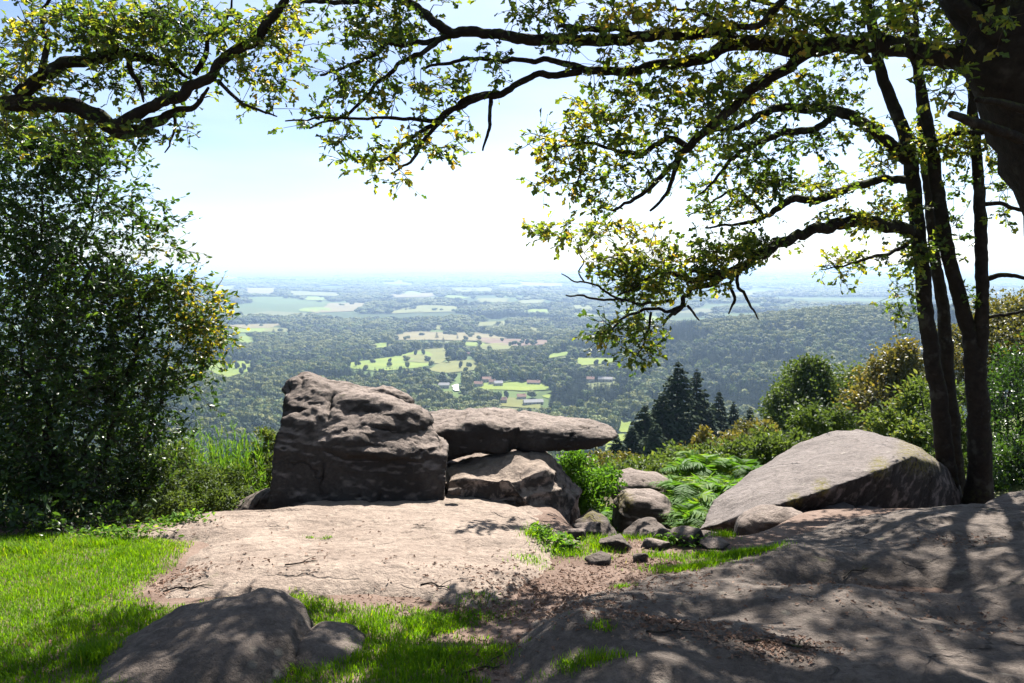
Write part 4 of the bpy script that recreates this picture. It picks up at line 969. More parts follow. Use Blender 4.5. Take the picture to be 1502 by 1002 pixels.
bushy('broadleaf_tree', 'rusty autumn tree directly left of the slender dark stems', 'tree', [(1300, 560, 40, 44, 34), (1325, 530, 26, 30, 34), (1275, 600, 40, 34, 33), (1330, 600, 40, 40, 33), (1300, 630, 50, 26, 32)], gbase(1300, 33), M['autumn'], 22000, 0.14, 'quad', None, 10, 0.12, parts=('crown', 'trunk'))
bushy('shrub', 'low grey green shrub behind the top of the rounded grey boulder', 'bush', [(1190, 620, 30, 20, 20), (1225, 615, 26, 18, 21)], gbase(1205, 20.5), M['shrub'], 2400, 0.12, 'oval', SL, 11, tintf=lambda P, t: t * .55)
bushy('shrub', 'yellow green bush seen between the slender oak stems and the boulder crest', 'bush', [(1310, 625, 40, 26, 18), (1350, 600, 34, 40, 18), (1345, 640, 34, 24, 17)], gbase(1330, 18), M['shrub'], 5200, 0.12, 'oval', SL, 12, tintf=lambda P, t: np.clip(t + .15, 0, 1))
bushy('broadleaf_tree', 'yellowing tree on the slope at the right edge behind the stems', 'tree', [(1480, 470, 50, 40, 38), (1450, 500, 30, 40, 38), (1500, 520, 60, 50, 36), (1390, 560, 40, 50, 36), (1400, 500, 24, 26, 38), (1560, 470, 50, 50, 38)], gbase(1470, 37), M['autumn'], 22000, 0.15, 'quad', None, 13, 0.14, parts=('crown', 'trunk'), tintf=lambda P, t: t * 0.75)
bushy('shrub', 'dark glossy undergrowth at the right edge beside the oak stems', 'bush', [(1480, 600, 50, 60, 12.5), (1490, 680, 50, 50, 11.5), (1460, 690, 34, 40, 11.2), (1550, 640, 50, 90, 12), (1490, 545, 40, 40, 13)], gbase(1490, 12), M['holly'], 11000, 0.062, 'oval', None, 14, 0.03, tintf=lambda P, t: t * .6)
bushy('shrub', 'green shrub between the slender dark oak stems', 'bush', [(1400, 640, 40, 50, 14), (1380, 590, 30, 40, 15), (1420, 700, 30, 30, 13)], gbase(1400, 14), M['shrub'], 3600, 0.09, 'oval', SL, 15, tintf=lambda P, t: t * .7)
bushy('shrub', 'grey green bramble thicket between the glossy bush and the tall boulder', 'bush', [(230, 715, 46, 40, 8.6), (290, 715, 46, 34, 9.0), (345, 710, 34, 30, 9.4), (190, 745, 40, 26, 8.2), (255, 670, 34, 26, 9.2), (385, 700, 20, 26, 9.8), (245, 742, 44, 18, 8.0), (320, 735, 34, 18, 8.6), (190, 765, 34, 16, 7.4), (360, 728, 20, 14, 9.0)], gbase(280, 9.0), M['shrub'], 17000, 0.042, 'oval', None, 16, 0.012, tintf=lambda P, t: t * .8, nst=12)
bushy('shrub', 'bright green sprig topped bush right against the left side of the tall boulder', 'bush', [(392, 650, 16, 26, 10.2), (385, 690, 22, 30, 10.0)], gbase(390, 10.1), M['shrub'], 2400, 0.05, 'oval', None, 17, 0.012, tintf=lambda P, t: np.clip(t + .2, 0, 1))


def broom(label, px0, px1, top, Y0, n, seed):
    r = thing('broom_shrub', label, 'bush', gbase((px0 + px1) / 2, Y0)); st = MB(); lf = MB()
    for k in range(n):
        px = rng.uniform(px0, px1); Yk = Y0 + rng.normal() * 0.35
        b = gbase(px, Yk) - [0, 0, .05]
        u = (px - px0) / (px1 - px0)
        tp = at(px + rng.normal() * 16, top + 60 * abs(u - .55) + rng.uniform(0, 70), Yk + rng.normal() * .15)
        P, R = spline([b, (b + tp) / 2 + rng.normal(size=3) * .05, tp], [0.006, 0.004, 0.0018], 0.15)
        V, Fs = tube(P, R, 4); st.add(V, Fs, rng.uniform(0.3, .9))
        m = 60; t = rng.uniform(0.35, 1, m); q = np.stack([np.interp(t, np.linspace(0, 1, len(P)), P[:, a]) for a in range(3)], -1)
        leaves(lf, q, unit(rng.normal(size=(m, 3)) * .45 + unit((tp - b)[None]) * 1.1), rdir(m), rng.uniform(.04, .10, m), 'needle', rng.beta(2, 2, m))
    lf.build('foliage', M['fern'], r); st.build('stem', M['fern'], r)


broom('wispy bright green broom with upright needle thin stems left of the tall boulder', 265, 385, 612, 9.8, 120, 1)

# --- bracken
FR = 'bracken ferns at the end of the path'
fl = ['bright bracken fern left of the rounded grey boulder, lowest clump beside its edge', 'tall bracken fern catching the sun between the flat rock and the rounded boulder', 'bracken fern leaning over the left slope of the rounded grey boulder', 'bracken fern just behind the dark rounded rock',
      'bracken fern beside the ivy bush under the slab tip', 'small bracken fern on the left of the dark rounded rock', 'bracken fern in the grass in front of the dark rounded rock', 'bracken fern highest up the bank behind the rounded boulder', 'pale fern at the back of the bracken patch']
FP = [(1010, 745, 9.6, .62), (1005, 712, 10.6, .8), (1060, 700, 10.6, .75), (985, 705, 11.2, .6), (880, 735, 10.2, .5), (893, 745, 9.9, .4), (945, 745, 9.5, .38), (1090, 680, 11.5, .8), (1035, 690, 11.6, .8)]
FP += [(1022, 728, 10.1, .7), (990, 720, 10.4, .6), (1075, 688, 11.0, .7), (1050, 712, 10.3, .65), (1030, 705, 11.0, .7), (1000, 690, 11.8, .7), (1110, 672, 11.6, .6), (1060, 680, 12.0, .7), (1020, 680, 12.2, .7), (980, 740, 10.0, .45), (1005, 760, 9.3, .4), (880, 720, 10.6, .55), (895, 732, 10.4, .5)]
fl += ['fern in the thick of the bracken patch left of the rounded grey boulder'] * (len(FP) - len(fl))
for k, (px, py, Yf, L) in enumerate(FP):
    p = at(px, py, Yf); b = np.array([p[0], p[1], min(p[2], g1(p[0], p[1]) + 0.05)])
    r = thing('fern', fl[k], 'fern', b, FR)
    for f in range(15):
        az = rng.uniform(0, 2 * np.pi); el = rng.uniform(.95, 1.4); l = .78 * L * rng.uniform(.7, 1.15); o = np.array([math.cos(az), math.sin(az), 0])
        rise = 0.0
        path = [b, b + [0, 0, rise * .6] + o * l * .25 * math.cos(el) + [0, 0, l * .4 * math.sin(el)], b + [0, 0, rise * .9] + o * l * .55 * math.cos(el) + [0, 0, l * .72 * math.sin(el)], b + [0, 0, rise] + o * l * .85 + [0, 0, l * .62 * math.sin(el)]]
        P, R = spline(path, [.004, .003, .002, .001], l / 22)
        ft = rng.beta(2, 2); mb = MB(); V, Fs = tube(P, R, 4); mb.add(V, Fs, .4)
        T = unit(np.gradient(P, axis=0)); S = unit(np.cross(T, [0, 0, 1])); Nn = np.cross(S, T); n = len(P); s0 = max(2, int(n * .36))
        for sg in (-1, 1):
            q = P[s0:-1]; m = len(q); u = np.linspace(0, 1, m)
            ln = l * .40 * (1 - u) ** .85 * np.minimum(1, .55 + u * 3) + .025
            D_ = unit(S[s0:-1] * sg + T[s0:-1] * .5 - Nn[s0:-1] * .22 + rng.normal(size=(m, 3)) * .10)
            leaves(mb, q, D_, Nn[s0:-1] + rng.normal(size=(m, 3)) * .25, ln, 'pinna', np.clip(ft + rng.normal(size=m) * .08, 0, 1))
        mb.build('frond', M['fern'], r)

# --- spruces on the slope
def spruce_mesh(h, w_, seed, n=34):
    mb = MB(); tr = MB()
    V, Fs = tube(*spline([[0, 0, -1.5], [0, 0, h * .5], [0, 0, h]], [h * .016, h * .01, .03], h * .1), 7); tr.add(V, Fs)
    for k in range(n):
        u = (k + rng.random()) / n; z = h * (0.06 + .93 * u); L0 = w_ / 2 * (1 - u) ** 0.85 + .12
        for b in range(rng.integers(5, 8)):
            az = rng.uniform(0, 2 * np.pi); L = L0 * rng.uniform(.55, 1.15); o = np.array([math.cos(az), math.sin(az), 0])
            p0 = np.array([0, 0, z]); p1 = p0 + o * L * .55 + [0, 0, -.10 * L]; p2 = p0 + o * L + [0, 0, -.16 * L]
            m = max(8, int(34 * L / (w_ / 2)) + 8); t = rng.uniform(.1, 1, m)[:, None]
            q = (1 - t) ** 2 * p0 + 2 * t * (1 - t) * p1 + t * t * p2
            sd = np.cross(o, [0, 0, 1.]) * (rng.normal(size=(m, 1)) * .8) + o * .8 + np.array([0, 0, -.35]) + rng.normal(size=(m, 3)) * .25
            leaves(mb, q, sd, rng.normal(size=(m, 3)) * .3 + [0, 0, 1], np.minimum(L * .26 + .22, .6) * rng.uniform(.6, 1.3, m), 'quad', rng.beta(2, 3, m))
    return mb, tr


SPG = 'spruces on the slope beyond the gap'
SPL = [(993, 528, 112, 62, 'tallest dark spruce of the group beyond the gap, broad and nearly black'), (1021, 540, 118, 44, 'slimmer tall spruce right behind the tallest one'), (972, 575, 108, 46, 'dark spruce touching the left flank of the tallest one'), (946, 592, 104, 44, 'pointed spruce left of the dark group, beside the small green field'),
       (1054, 572, 128, 34, 'narrow pointed spruce right of the tall pair'), (1076, 588, 134, 32, 'mid sized spruce second from the right end of the group'), (1100, 596, 138, 34, 'rightmost spruce of the group, near the round dark tree'), (905, 640, 96, 34, 'small spruce in front of the little green field'), (928, 625, 100, 34, 'small dark spruce between the field and the group'), (1040, 600, 115, 36, 'short spruce filling the gap behind the golden shrub'), (962, 620, 98, 40, 'low spruce at the foot of the dark group')]
for k, (px, py, Ys, wpx, lab) in enumerate(SPL):
    b = gbase(px, Ys); tp = at(px, py, Ys); h = tp[2] - b[2]
    r = thing('spruce_tree', lab, 'tree', b, SPG)
    mb, tr = spruce_mesh(h, wpx * Ys / F * 2.7, k, int(34 + h * 2.0))
    mb.build('crown', M['spruce'], r, loc=None).location = (0, 0, 0)
    for o in r.children:
        pass
    tr.build('trunk', M['bark2'], r, shade=True)
    for o in r.children:            # meshes were drawn round their own foot
        n = len(o.data.vertices); co_ = np.empty(n * 3, np.float32); o.data.vertices.foreach_get('co', co_)
        o.data.vertices.foreach_set('co', (co_.reshape(-1, 3) + b.astype(np.float32)).ravel()); o.data.update()

# ------------------------------------------------------------------ the valley
FIELDS = [
    ('bright', [(508, 533), (530, 530), (583, 523), (617, 514), (640, 521), (600, 530), (645, 533), (603, 541), (560, 544), (512, 543)]), ('olive', [(585, 524), (617, 513), (657, 511), (658, 523), (645, 533), (603, 532)]),
    ('olive', [(625, 543), (650, 531), (700, 528), (702, 543), (650, 547)]), ('tan', [(573, 495), (600, 487), (700, 488), (745, 496), (717, 500), (650, 499), (583, 499)]),
    ('brown', [(700, 496), (733, 497), (817, 500), (800, 505), (750, 508), (705, 502)]), ('bright', [(673, 503), (713, 502), (710, 508), (683, 507)]), ('bright', [(838, 525), (913, 526), (902, 532), (853, 536)]),
    ('bright', [(296, 533), (373, 530), (373, 543), (333, 554), (310, 545)]), ('tan', [(330, 477), (420, 475), (395, 481), (338, 482)]), ('bright', [(335, 483), (395, 482), (388, 487), (340, 488)]),
    ('bright', [(698, 564), (740, 561), (793, 560), (810, 572), (767, 573), (705, 571)]), ('olive', [(733, 583), (793, 587), (795, 600), (735, 596)]), ('bright', [(793, 581), (813, 578), (808, 586)]),
    ('bright', [(903, 617), (932, 617), (927, 634), (905, 634)]), ('bright', [(900, 638), (923, 637), (915, 658), (873, 661)]), ('tan', [(483, 445), (540, 445), (517, 457), (467, 458)]), ('olive', [(563, 460), (600, 451), (623, 448), (673, 450), (670, 457), (583, 459)]),
    ('olive', [(312, 422), (347, 419), (340, 427), (310, 434)]), ('tan', [(358, 423), (407, 423), (403, 431), (360, 430)]), ('bright', [(447, 436), (480, 437), (478, 440), (448, 440)]), ('olive', [(700, 438), (747, 438), (743, 443), (703, 443)]),
    ('tan', [(455, 455), (470, 456), (467, 459), (457, 458)]), ('olive', [(660, 424), (720, 422), (724, 427), (672, 428)]), ('tan', [(570, 432), (640, 430), (636, 435), (580, 436)]), ('olive', [(690, 474), (745, 471), (742, 477), (700, 478)]), ('bright', [(545, 505), (572, 503), (568, 509), (548, 510)]), ('olive', [(420, 427), (500, 430), (495, 434), (425, 433)]),
    ('tan', [(760, 414), (830, 416), (826, 420), (765, 419)]), ('olive', [(1050, 430), (1110, 428), (1105, 433), (1060, 434)]), ('olive', [(760, 441), (800, 440), (796, 444), (764, 445)]), ('bright', [(800, 520), (838, 516), (835, 521), (805, 525)])]
_r = np.random.default_rng(5)
for k in range(26):           # more small pastures and stubble strips between the woods
    fx, fy = _r.uniform(300, 1000), _r.uniform(408, 515)
    if any(inpoly(np.array([fx]), np.array([fy]), p_)[0] for _, p_ in FIELDS): continue
    hw_ = _r.uniform(7, 24); hh_ = 0.8 + (fy - 400) * _r.uniform(.012, .03); sk = _r.uniform(-6, 6)
    FIELDS.append((_r.choice(['bright', 'olive', 'olive', 'bright']), [(fx - hw_ + sk, fy - hh_), (fx + sk, fy - hh_ * 1.3), (fx + hw_ * .8 + sk, fy - hh_ * .8), (fx + hw_ - sk, fy + hh_), (fx - sk, fy + hh_ * 1.2), (fx - hw_ - sk, fy + hh_ * .8)]))
FCOL = {'bright': ((0.085, 0.135, 0.006), (0.135, 0.165, 0.008)), 'olive': ((0.085, 0.095, 0.014), (0.115, 0.115, 0.018)), 'tan': ((0.115, 0.095, 0.035), (0.145, 0.12, 0.045)), 'brown': ((0.095, 0.055, 0.03), (0.12, 0.075, 0.045))}
for k_, (c1, c2) in FCOL.items(): M['field_' + k_] = flat_mat('field_' + k_, c1, 0.95, 0.12, 0.012, col2=c2)


def sheet(name, poly, mat, label, cat, lift=1.0, rows=9, cols=14, pad=1.2):
    py0 = min(p[1] for p in poly); py1 = max(p[1] for p in poly); VV = []; n = len(poly); px_s = poly[0][0]
    for r_ in np.linspace(py0 + .15, py1 - .15, rows):
        xs = []
        for i_ in range(n):
            (x0, y0), (x1, y1) = poly[i_], poly[(i_ + 1) % n]
            if (y0 > r_) != (y1 > r_): xs.append(x0 + (r_ - y0) * (x1 - x0) / (y1 - y0))
        if len(xs) < 2: continue
        wb = 0.02 * (max(xs) - min(xs)) + 1.0; wa, wc = wb * math.sin(r_ * 1.7 + py0), wb * math.sin(r_ * 2.3 + px_s)
        for x in np.linspace(min(xs) + wa, max(xs) + wc, cols): VV.append((x, r_ + pad * (r_ - py0) / (py1 - py0)))
    VV = np.array(VV); Pw = hit(VV[:, 0], VV[:, 1], True); rd = np.hypot(Pw[:, 0], Pw[:, 1])
    Pw[:, 2] = ground(Pw[:, 0], Pw[:, 1]) + lift * (0.4 + rd / 1500.)
    R_ = len(VV) // cols; i = np.arange(R_ - 1)[:, None]; j = np.arange(cols - 1)[None]
    q = np.stack([i * cols + j, (i + 1) * cols + j, (i + 1) * cols + j + 1, i * cols + j + 1], -1).reshape(-1, 4)
    o = mesh_obj(name, Pw, [q], mat, loc=Pw.mean(0)); return tag(o, label, cat, kind='structure')


for kind, poly in FIELDS: sheet('field', poly, M['field_' + kind], {'bright': 'bright green pasture', 'olive': 'dull olive meadow', 'tan': 'pale straw coloured field', 'brown': 'ploughed brown field'}[kind] + ' among the woods of the valley', 'field')
M['road'] = flat_mat('pale_road', (0.42, 0.40, 0.37), 0.9, 0.1, 0.05)
sheet('road', [(661, 566), (672, 565), (675, 575), (667, 575)], M['road'], 'pale patch of road beside the farm in the valley', 'road', 1.6, 5, 3, 0)

# woodland crowns
def ico(sub):
    bm = bmesh.new(); bmesh.ops.create_icosphere(bm, subdivisions=sub, radius=1.0); bm.verts.index_update()
    V = np.array([v.co[:] for v in bm.verts]); Fc = np.array([[v.index for v in f.verts] for f in bm.faces]); bm.free(); return V, Fc


ICO = ico(3)


def crown_mesh(nlobe, seed, h=11.0, w_=9.5, nq=260, size=0.95):
    mb = MB(); r0 = np.random.default_rng(seed)
    cs = np.array([[0, 0, h * .55]] + [[math.cos(a) * w_ * r0.uniform(.2, .3), math.sin(a) * w_ * r0.uniform(.2, .3), h * r0.uniform(.36, .78)] for a in np.linspace(0, 2 * np.pi, nlobe, endpoint=False) + r0.uniform(0, 1)])
    rs = np.array([w_ * .34] + [w_ * r0.uniform(.16, .27) for _ in range(nlobe)])
    for c, r_ in zip(cs, rs):
        V, Fc = ICO; W = V * (1 + .30 * fbm(V + c, 2.6, 3, seed))[:, None]
        mb.add(c + W * r_ * [1, 1, 1.15], [Fc], np.clip(.35 + .5 * fbm(V * 1.0 + c, 3.1, 2, seed + 5) + r0.normal() * .1, 0, 1))
    idx = r0.choice(len(cs), nq, p=rs ** 2 / (rs ** 2).sum()); d = unit(r0.normal(size=(nq, 3))); d[:, 2] = np.where(d[:, 2] < -.4, -d[:, 2], d[:, 2])
    P = cs[idx] + d * rs[idx][:, None] * r0.uniform(.92, 1.22, (nq, 1)) * [1, 1, 1.15]
    leaves(mb, P, unit(r0.normal(size=(nq, 3)) + d * .5), unit(d * 1.2 + r0.normal(size=(nq, 3)) * .45), size * r0.uniform(.6, 1.4, nq), 'quad', np.clip(r0.beta(2, 3, nq) + r0.normal() * .08, 0, 1))
    V, Fs = tube(*spline([[0, 0, -1.5], [0, 0, h * .3], [.2, 0, h * .6]], [.32, .26, .12], 1.2), 6); mb.add(V, Fs, 0.0)
    return mb


M['wood2'] = leaf_mat('woodland_olive', [(0, (0.045, 0.066, 0.012)), (0.5, (0.115, 0.135, 0.02)), (0.85, (0.18, 0.175, 0.03)), (1, (0.17, 0.13, 0.04))], trans=0.1, rough=0.7, spec=0.15, species=0.28)
M['wood3'] = leaf_mat('woodland_dark', [(0, (0.016, 0.03, 0.012)), (0.6, (0.036, 0.058, 0.018)), (1, (0.07, 0.085, 0.025))], trans=0.1, rough=0.7, spec=0.15, species=0.28)
KINDS = []
for k in range(5):
    mb = crown_mesh(5 + k % 3, 900 + k); KINDS.append(make_mesh('crown_%d' % k, np.concatenate(mb.V), [np.concatenate(v) for v in mb.F.values()], M['wood3'] if k == 4 else M['wood'] if k % 2 == 0 else M['wood2'], tint=np.concatenate(mb.T)))
for k in range(2):
    mb, tr = spruce_mesh(15, 6.0, 950 + k, 16); V, Fs = tube(*spline([[0, 0, -1.5], [0, 0, 14.]], [.25, .05], 3.), 6); mb.add(V, Fs, 0.0)
    # coarser needles for the distance
    KINDS.append(make_mesh('conifer_%d' % k, np.concatenate(mb.V), [np.concatenate(v) for v in mb.F.values()], M['spruce'], tint=np.concatenate(mb.T)))
wd = []
r = 330.0
while r < 26000:
    s = max(11.0, r / 130.0); na_ = int(math.radians(80) * r / s)
    a = np.radians(-40) + (np.arange(na_) + rng.uniform(-.42, .42, na_)) / na_ * math.radians(80)
    q = r + rng.uniform(-.45, .45, na_) * s
    wd.append(np.stack([q * np.sin(a), q * np.cos(a), np.full(na_, s)], -1)); r += s * 0.92
wd = np.concatenate(wd); wx, wy, ws = wd.T; wr = np.hypot(wx, wy); wz = ground(wx, wy)
ht = 15.0 * rng.uniform(.7, 1.35, len(wx))
hill = np.exp(-(np.abs((wx - 880) / 700) ** 2.2) - np.abs((wy - 1680) / 560) ** 2.4) > 0.2
dens = fbm(xyz(wx, wy), 1 / 520., 4, 77) + 0.35 * fbm(xyz(wx, wy) * [1, .5, 1], 1 / 1500., 2, 79)
keep = hill | (dens > np.where(wr < 1800, -1.0, np.interp(wr, [1800, 3500, 7000, 26000], [-.5, -.30, -.24, -.2])))
keep &= ~((wr < 620) & (wx / wy > 0.02) & (wx / wy < 0.5) & (wr < 420))
lone = (rng.random(len(wx)) < np.where(wr < 4500, .035, .01))
ht = np.where(lone, ht * .7, ht)
for kind, poly in FIELDS + [('r', [(658, 562), (680, 562), (680, 578), (660, 578)])]:
    pw = np.array(poly, float); x0, y0 = pw.min(0) - 3; x1, y1 = pw.max(0) + 3
    for f in (0.0, .35, .7, 1.0):
        ux, uy, _ = project(np.stack([wx, wy, wz + ht * f], -1)); ux = np.where(keep, ux, -1e5)
        m = (ux > x0) & (ux < x1) & (uy > y0) & (uy < y1)
        mi = np.where(m)[0]; keep[mi[inpoly(ux[mi], uy[mi], poly) & ~lone[mi]]] = False
HOUSE = [(651, 566, 20, 'low pale roofed barn at the left end of the hamlet in the valley'), (702, 564, 16, 'small house with pink roof at the top left corner of the village green'), (714, 557, 17, 'pink tiled house just above the village green, left of its neighbour'), (731, 563, 15, 'pale house on the far edge of the village green'), (722, 561, 12, 'small pink roofed house in the middle of the village row'), (783, 561, 24, 'grey roofed farmhouse at the right end of the village green'),
         (888, 556, 26, 'long pale farm building among trees right of the village'), (866, 557, 14, 'small pale house left of the long farm building'), (782, 590, 36, 'long white low building below the village green'), (688, 519, 9, 'tiny white house among trees beside the olive meadow'), (765, 583, 16, 'small barn left of the long white low building'), (738, 588, 13, 'small dark roofed cottage below the village green')]
hp = hit([h[0] for h in HOUSE], [h[1] + 3 for h in HOUSE], True)
for (px, py, wpx, _), p in zip(HOUSE, hp):
    for f in (0.0, .5, 1.0):
        ux, uy, dd = project(np.stack([wx, wy, wz + ht * f], -1))
        keep &= ~((np.abs(ux - px) < wpx * .62) & (np.abs(uy - py) < 5) & (wy < p[1] + 10) & (wy > p[1] - 260))
wx, wy, ws, wr, wz, ht, lone = [v[keep] for v in (wx, wy, ws, wr, wz, ht, lone)]
ux, uy, dd = project(np.stack([wx, wy, wz], -1))
tone = fbm(xyz(wx, wy), 1 / 230., 3, 91) + .3 * rng.normal(size=len(wx))
con = (fbm(xyz(wx, wy), 1 / 170., 3, 87) > 0.36) & (wr < 4500)
for poly in [[(836, 560), (925, 560), (925, 600), (836, 604)], [(1040, 572), (1275, 565), (1285, 606), (1060, 612)], [(1010, 525), (1180, 522), (1180, 545), (1010, 548)], [(800, 580), (850, 575), (850, 612), (800, 612)], [(1120, 485), (1180, 483), (1180, 492), (1120, 494)]]:
    con |= inpoly(ux, uy, poly) & (rng.random(len(ux)) < .85)
idx = np.where(con, rng.integers(5, 7, len(ux)), np.where(tone > .12, 1 + 2 * rng.integers(0, 2, len(ux)), np.where(tone < -.2, 4, 2 * rng.integers(0, 2, len(ux)))))
scl = np.stack([ws / 8.2, ws / 8.2, ht / 11 * (0.9 + 0.1 * np.minimum(ws / 11, 3))], -1); scl[:, :2] *= rng.uniform(.75, 1.35, (len(ux), 1))
scl[:, 2] *= np.where(con & (ws < 16), 1.0, 1.0)
scl[con, :2] *= 1.25; scl[lone, :2] *= .7
rot = np.stack([np.zeros(len(ux)), np.zeros(len(ux)), rng.uniform(0, 6.28, len(ux))], -1)
# the nearest crowns are trees of their own
infr = (ux > -10) & (ux < 1512) & (uy > 380) & (uy < 690)
order = np.argsort(np.where(infr, wr, 1e9)); solo = np.zeros(len(ux), bool); solo[order[:270]] = True
nb = nc_ = 0
for i_ in np.where(solo)[0]:
    c_ = bool(con[i_])
    o = bpy.data.objects.new('conifer' if c_ else 'broadleaf_tree', KINDS[idx[i_]]); C.objects.link(o)
    o.location = (wx[i_], wy[i_], wz[i_]); o.rotation_euler = rot[i_]; o.scale = scl[i_]
    tag(o, 'dark pointed conifer among the nearest woods of the valley below' if c_ else 'round crowned broadleaf tree among the nearest woods of the valley below', 'tree', 'conifers of the near valley wood' if c_ else 'broadleaf trees of the near valley wood')
r_ = ~solo
me = bpy.data.meshes.new('woodland'); me.vertices.add(int(r_.sum())); me.vertices.foreach_set('co', np.stack([wx, wy, wz], -1)[r_].astype(np.float32).ravel())
for nm, ty, dat, fld in (('idx', 'INT', idx[r_].astype(np.int32), 'value'), ('scl', 'FLOAT_VECTOR', scl[r_].astype(np.float32), 'vector'), ('rot', 'FLOAT_VECTOR', rot[r_].astype(np.float32), 'vector')):
    a = me.attributes.new(nm, ty, 'POINT'); a.data.foreach_set(fld, dat.ravel())
wo_ = bpy.data.objects.new('woodland', me); C.objects.link(wo_)
tag(wo_, 'hazy blue green woods covering the valley floor and the far plain', 'woodland', kind='stuff')
kc = bpy.data.collections.new('tree_kinds')
for k, m_ in enumerate(KINDS): kc.objects.link(bpy.data.objects.new('kind_%d' % k, m_))
ng = bpy.data.node_groups.new('plant_wood', 'GeometryNodeTree')
ng.interface.new_socket('Geometry', in_out='INPUT', socket_type='NodeSocketGeometry'); ng.interface.new_socket('Geometry', in_out='OUTPUT', socket_type='NodeSocketGeometry')
gi = ng.nodes.new('NodeGroupInput'); go = ng.nodes.new('NodeGroupOutput'); ip = ng.nodes.new('GeometryNodeInstanceOnPoints'); ci = ng.nodes.new('GeometryNodeCollectionInfo')
ci.inputs['Collection'].default_value = kc; ci.inputs['Separate Children'].default_value = True; ci.inputs['Reset Children'].default_value = True
def na_(nm, ty):
    n = ng.nodes.new('GeometryNodeInputNamedAttribute'); n.data_type = ty; n.inputs['Name'].default_value = nm; return n.outputs['Attribute']
ng.links.new(gi.outputs[0], ip.inputs['Points']); ng.links.new(ci.outputs[0], ip.inputs['Instance']); ip.inputs['Pick Instance'].default_value = True
ng.links.new(na_('idx', 'INT'), ip.inputs['Instance Index']); ng.links.new(na_('rot', 'FLOAT_VECTOR'), ip.inputs['Rotation']); ng.links.new(na_('scl', 'FLOAT_VECTOR'), ip.inputs['Scale'])
ng.links.new(ip.outputs[0], go.inputs[0]); wo_.modifiers.new('plant', 'NODES').node_group = ng
print('woodland', len(ux), 'con', con.sum())

# houses
M['wall'] = flat_mat('house_wall', (0.45, 0.41, 0.35), 0.9, 0.08, 0.5); M['tile'] = flat_mat('house_roof', (0.22, 0.125, 0.09), 0.85, 0.15, 0.8); M['slate'] = flat_mat('pale_roof', (0.27, 0.26, 0.25), 0.8, 0.12, 0.8); M['glass'] = flat_mat('house_window', (0.05, 0.055, 0.06), 0.2, 0.05, 1.0); M['door'] = flat_mat('house_door', (0.12, 0.07, 0.04), 0.6, 0.1, 1.0)


def boxv(c, s):
    V = np.array([[x, y, z] for x in (-.5, .5) for y in (-.5, .5) for z in (-.5, .5)]) * s + c
    return V, [np.array([[0, 1, 3, 2], [4, 6, 7, 5], [0, 4, 5, 1], [2, 3, 7, 6], [0, 2, 6, 4], [1, 5, 7, 3]])]


for k, ((px, py, wpx, lab), p) in enumerate(zip(HOUSE, hp)):
    W_ = min(28, .8 * wpx * p[1] / F); Dp = min(9.0, W_ * .6 + 2); Hh = 3.4 if W_ > 18 else 4.6; rh = 3.0; b = np.array([p[0], p[1], g1(p[0], p[1])])
    r = thing('house', lab, 'house', b, 'houses in the valley'); r.rotation_euler = (0, 0, rng.uniform(-.3, .3)); r.rotation_euler = (0, 0, 0)
    pale = k in (0, 6, 8, 3); ang = rng.uniform(-.35, .35); ca, sa_ = math.cos(ang), math.sin(ang); Rm = np.array([[ca, -sa_, 0], [sa_, ca, 0], [0, 0, 1]])
    def add(nm, V, Fs, mt, par=None):
        o = mesh_obj(nm, V @ Rm.T + b, Fs, mt, par or r); return o
    hw, hd = W_ / 2, Dp / 2
    V = np.array([[-hw, -hd, -1.5], [hw, -hd, -1.5], [hw, hd, -1.5], [-hw, hd, -1.5], [-hw, -hd, Hh], [hw, -hd, Hh], [hw, hd, Hh], [-hw, hd, Hh], [-hw, 0, Hh + rh], [hw, 0, Hh + rh]])
    add('wall', V, [np.array([[3, 2, 1, 0], [0, 1, 5, 4], [2, 3, 7, 6]]), np.array([[1, 2, 6, 9, 5], [3, 0, 4, 8, 7]])], M['wall'])
    e = .5; t = .22; sl_ = rh / hd; V = []
    for yy, zz in ((-hd - e, Hh - e * sl_), (0, Hh + rh), (hd + e, Hh - e * sl_)):
        for x in (-hw - e, hw + e): V += [[x, yy, zz + .05], [x, yy, zz + .05 + t]]
    V = np.array(V); rf = add('roof', V, [np.array([[1, 3, 7, 5], [5, 7, 11, 9], [0, 4, 6, 2], [4, 8, 10, 6], [0, 2, 3, 1], [8, 9, 11, 10], [0, 1, 5, 4], [4, 5, 9, 8], [2, 6, 7, 3], [6, 10, 11, 7]])], M['slate'] if pale else M['tile'])
    if not pale: add('chimney', *boxv(np.array([hw * .6, 0.4, Hh + rh + .4]), np.array([.9, .9, 1.8])), M['wall'], rf)
    for q_ in range(max(2, int(W_ / 4.5))):
        xx = -hw + W_ * (q_ + .5) / max(2, int(W_ / 4.5))
        if q_ == 1: add('door', *boxv(np.array([xx, -hd - .03, 1.05]), np.array([1.1, .1, 2.1])), M['door'])
        else: add('window', *boxv(np.array([xx, -hd - .03, 1.7]), np.array([1.2, .1, 1.3])), M['glass'])
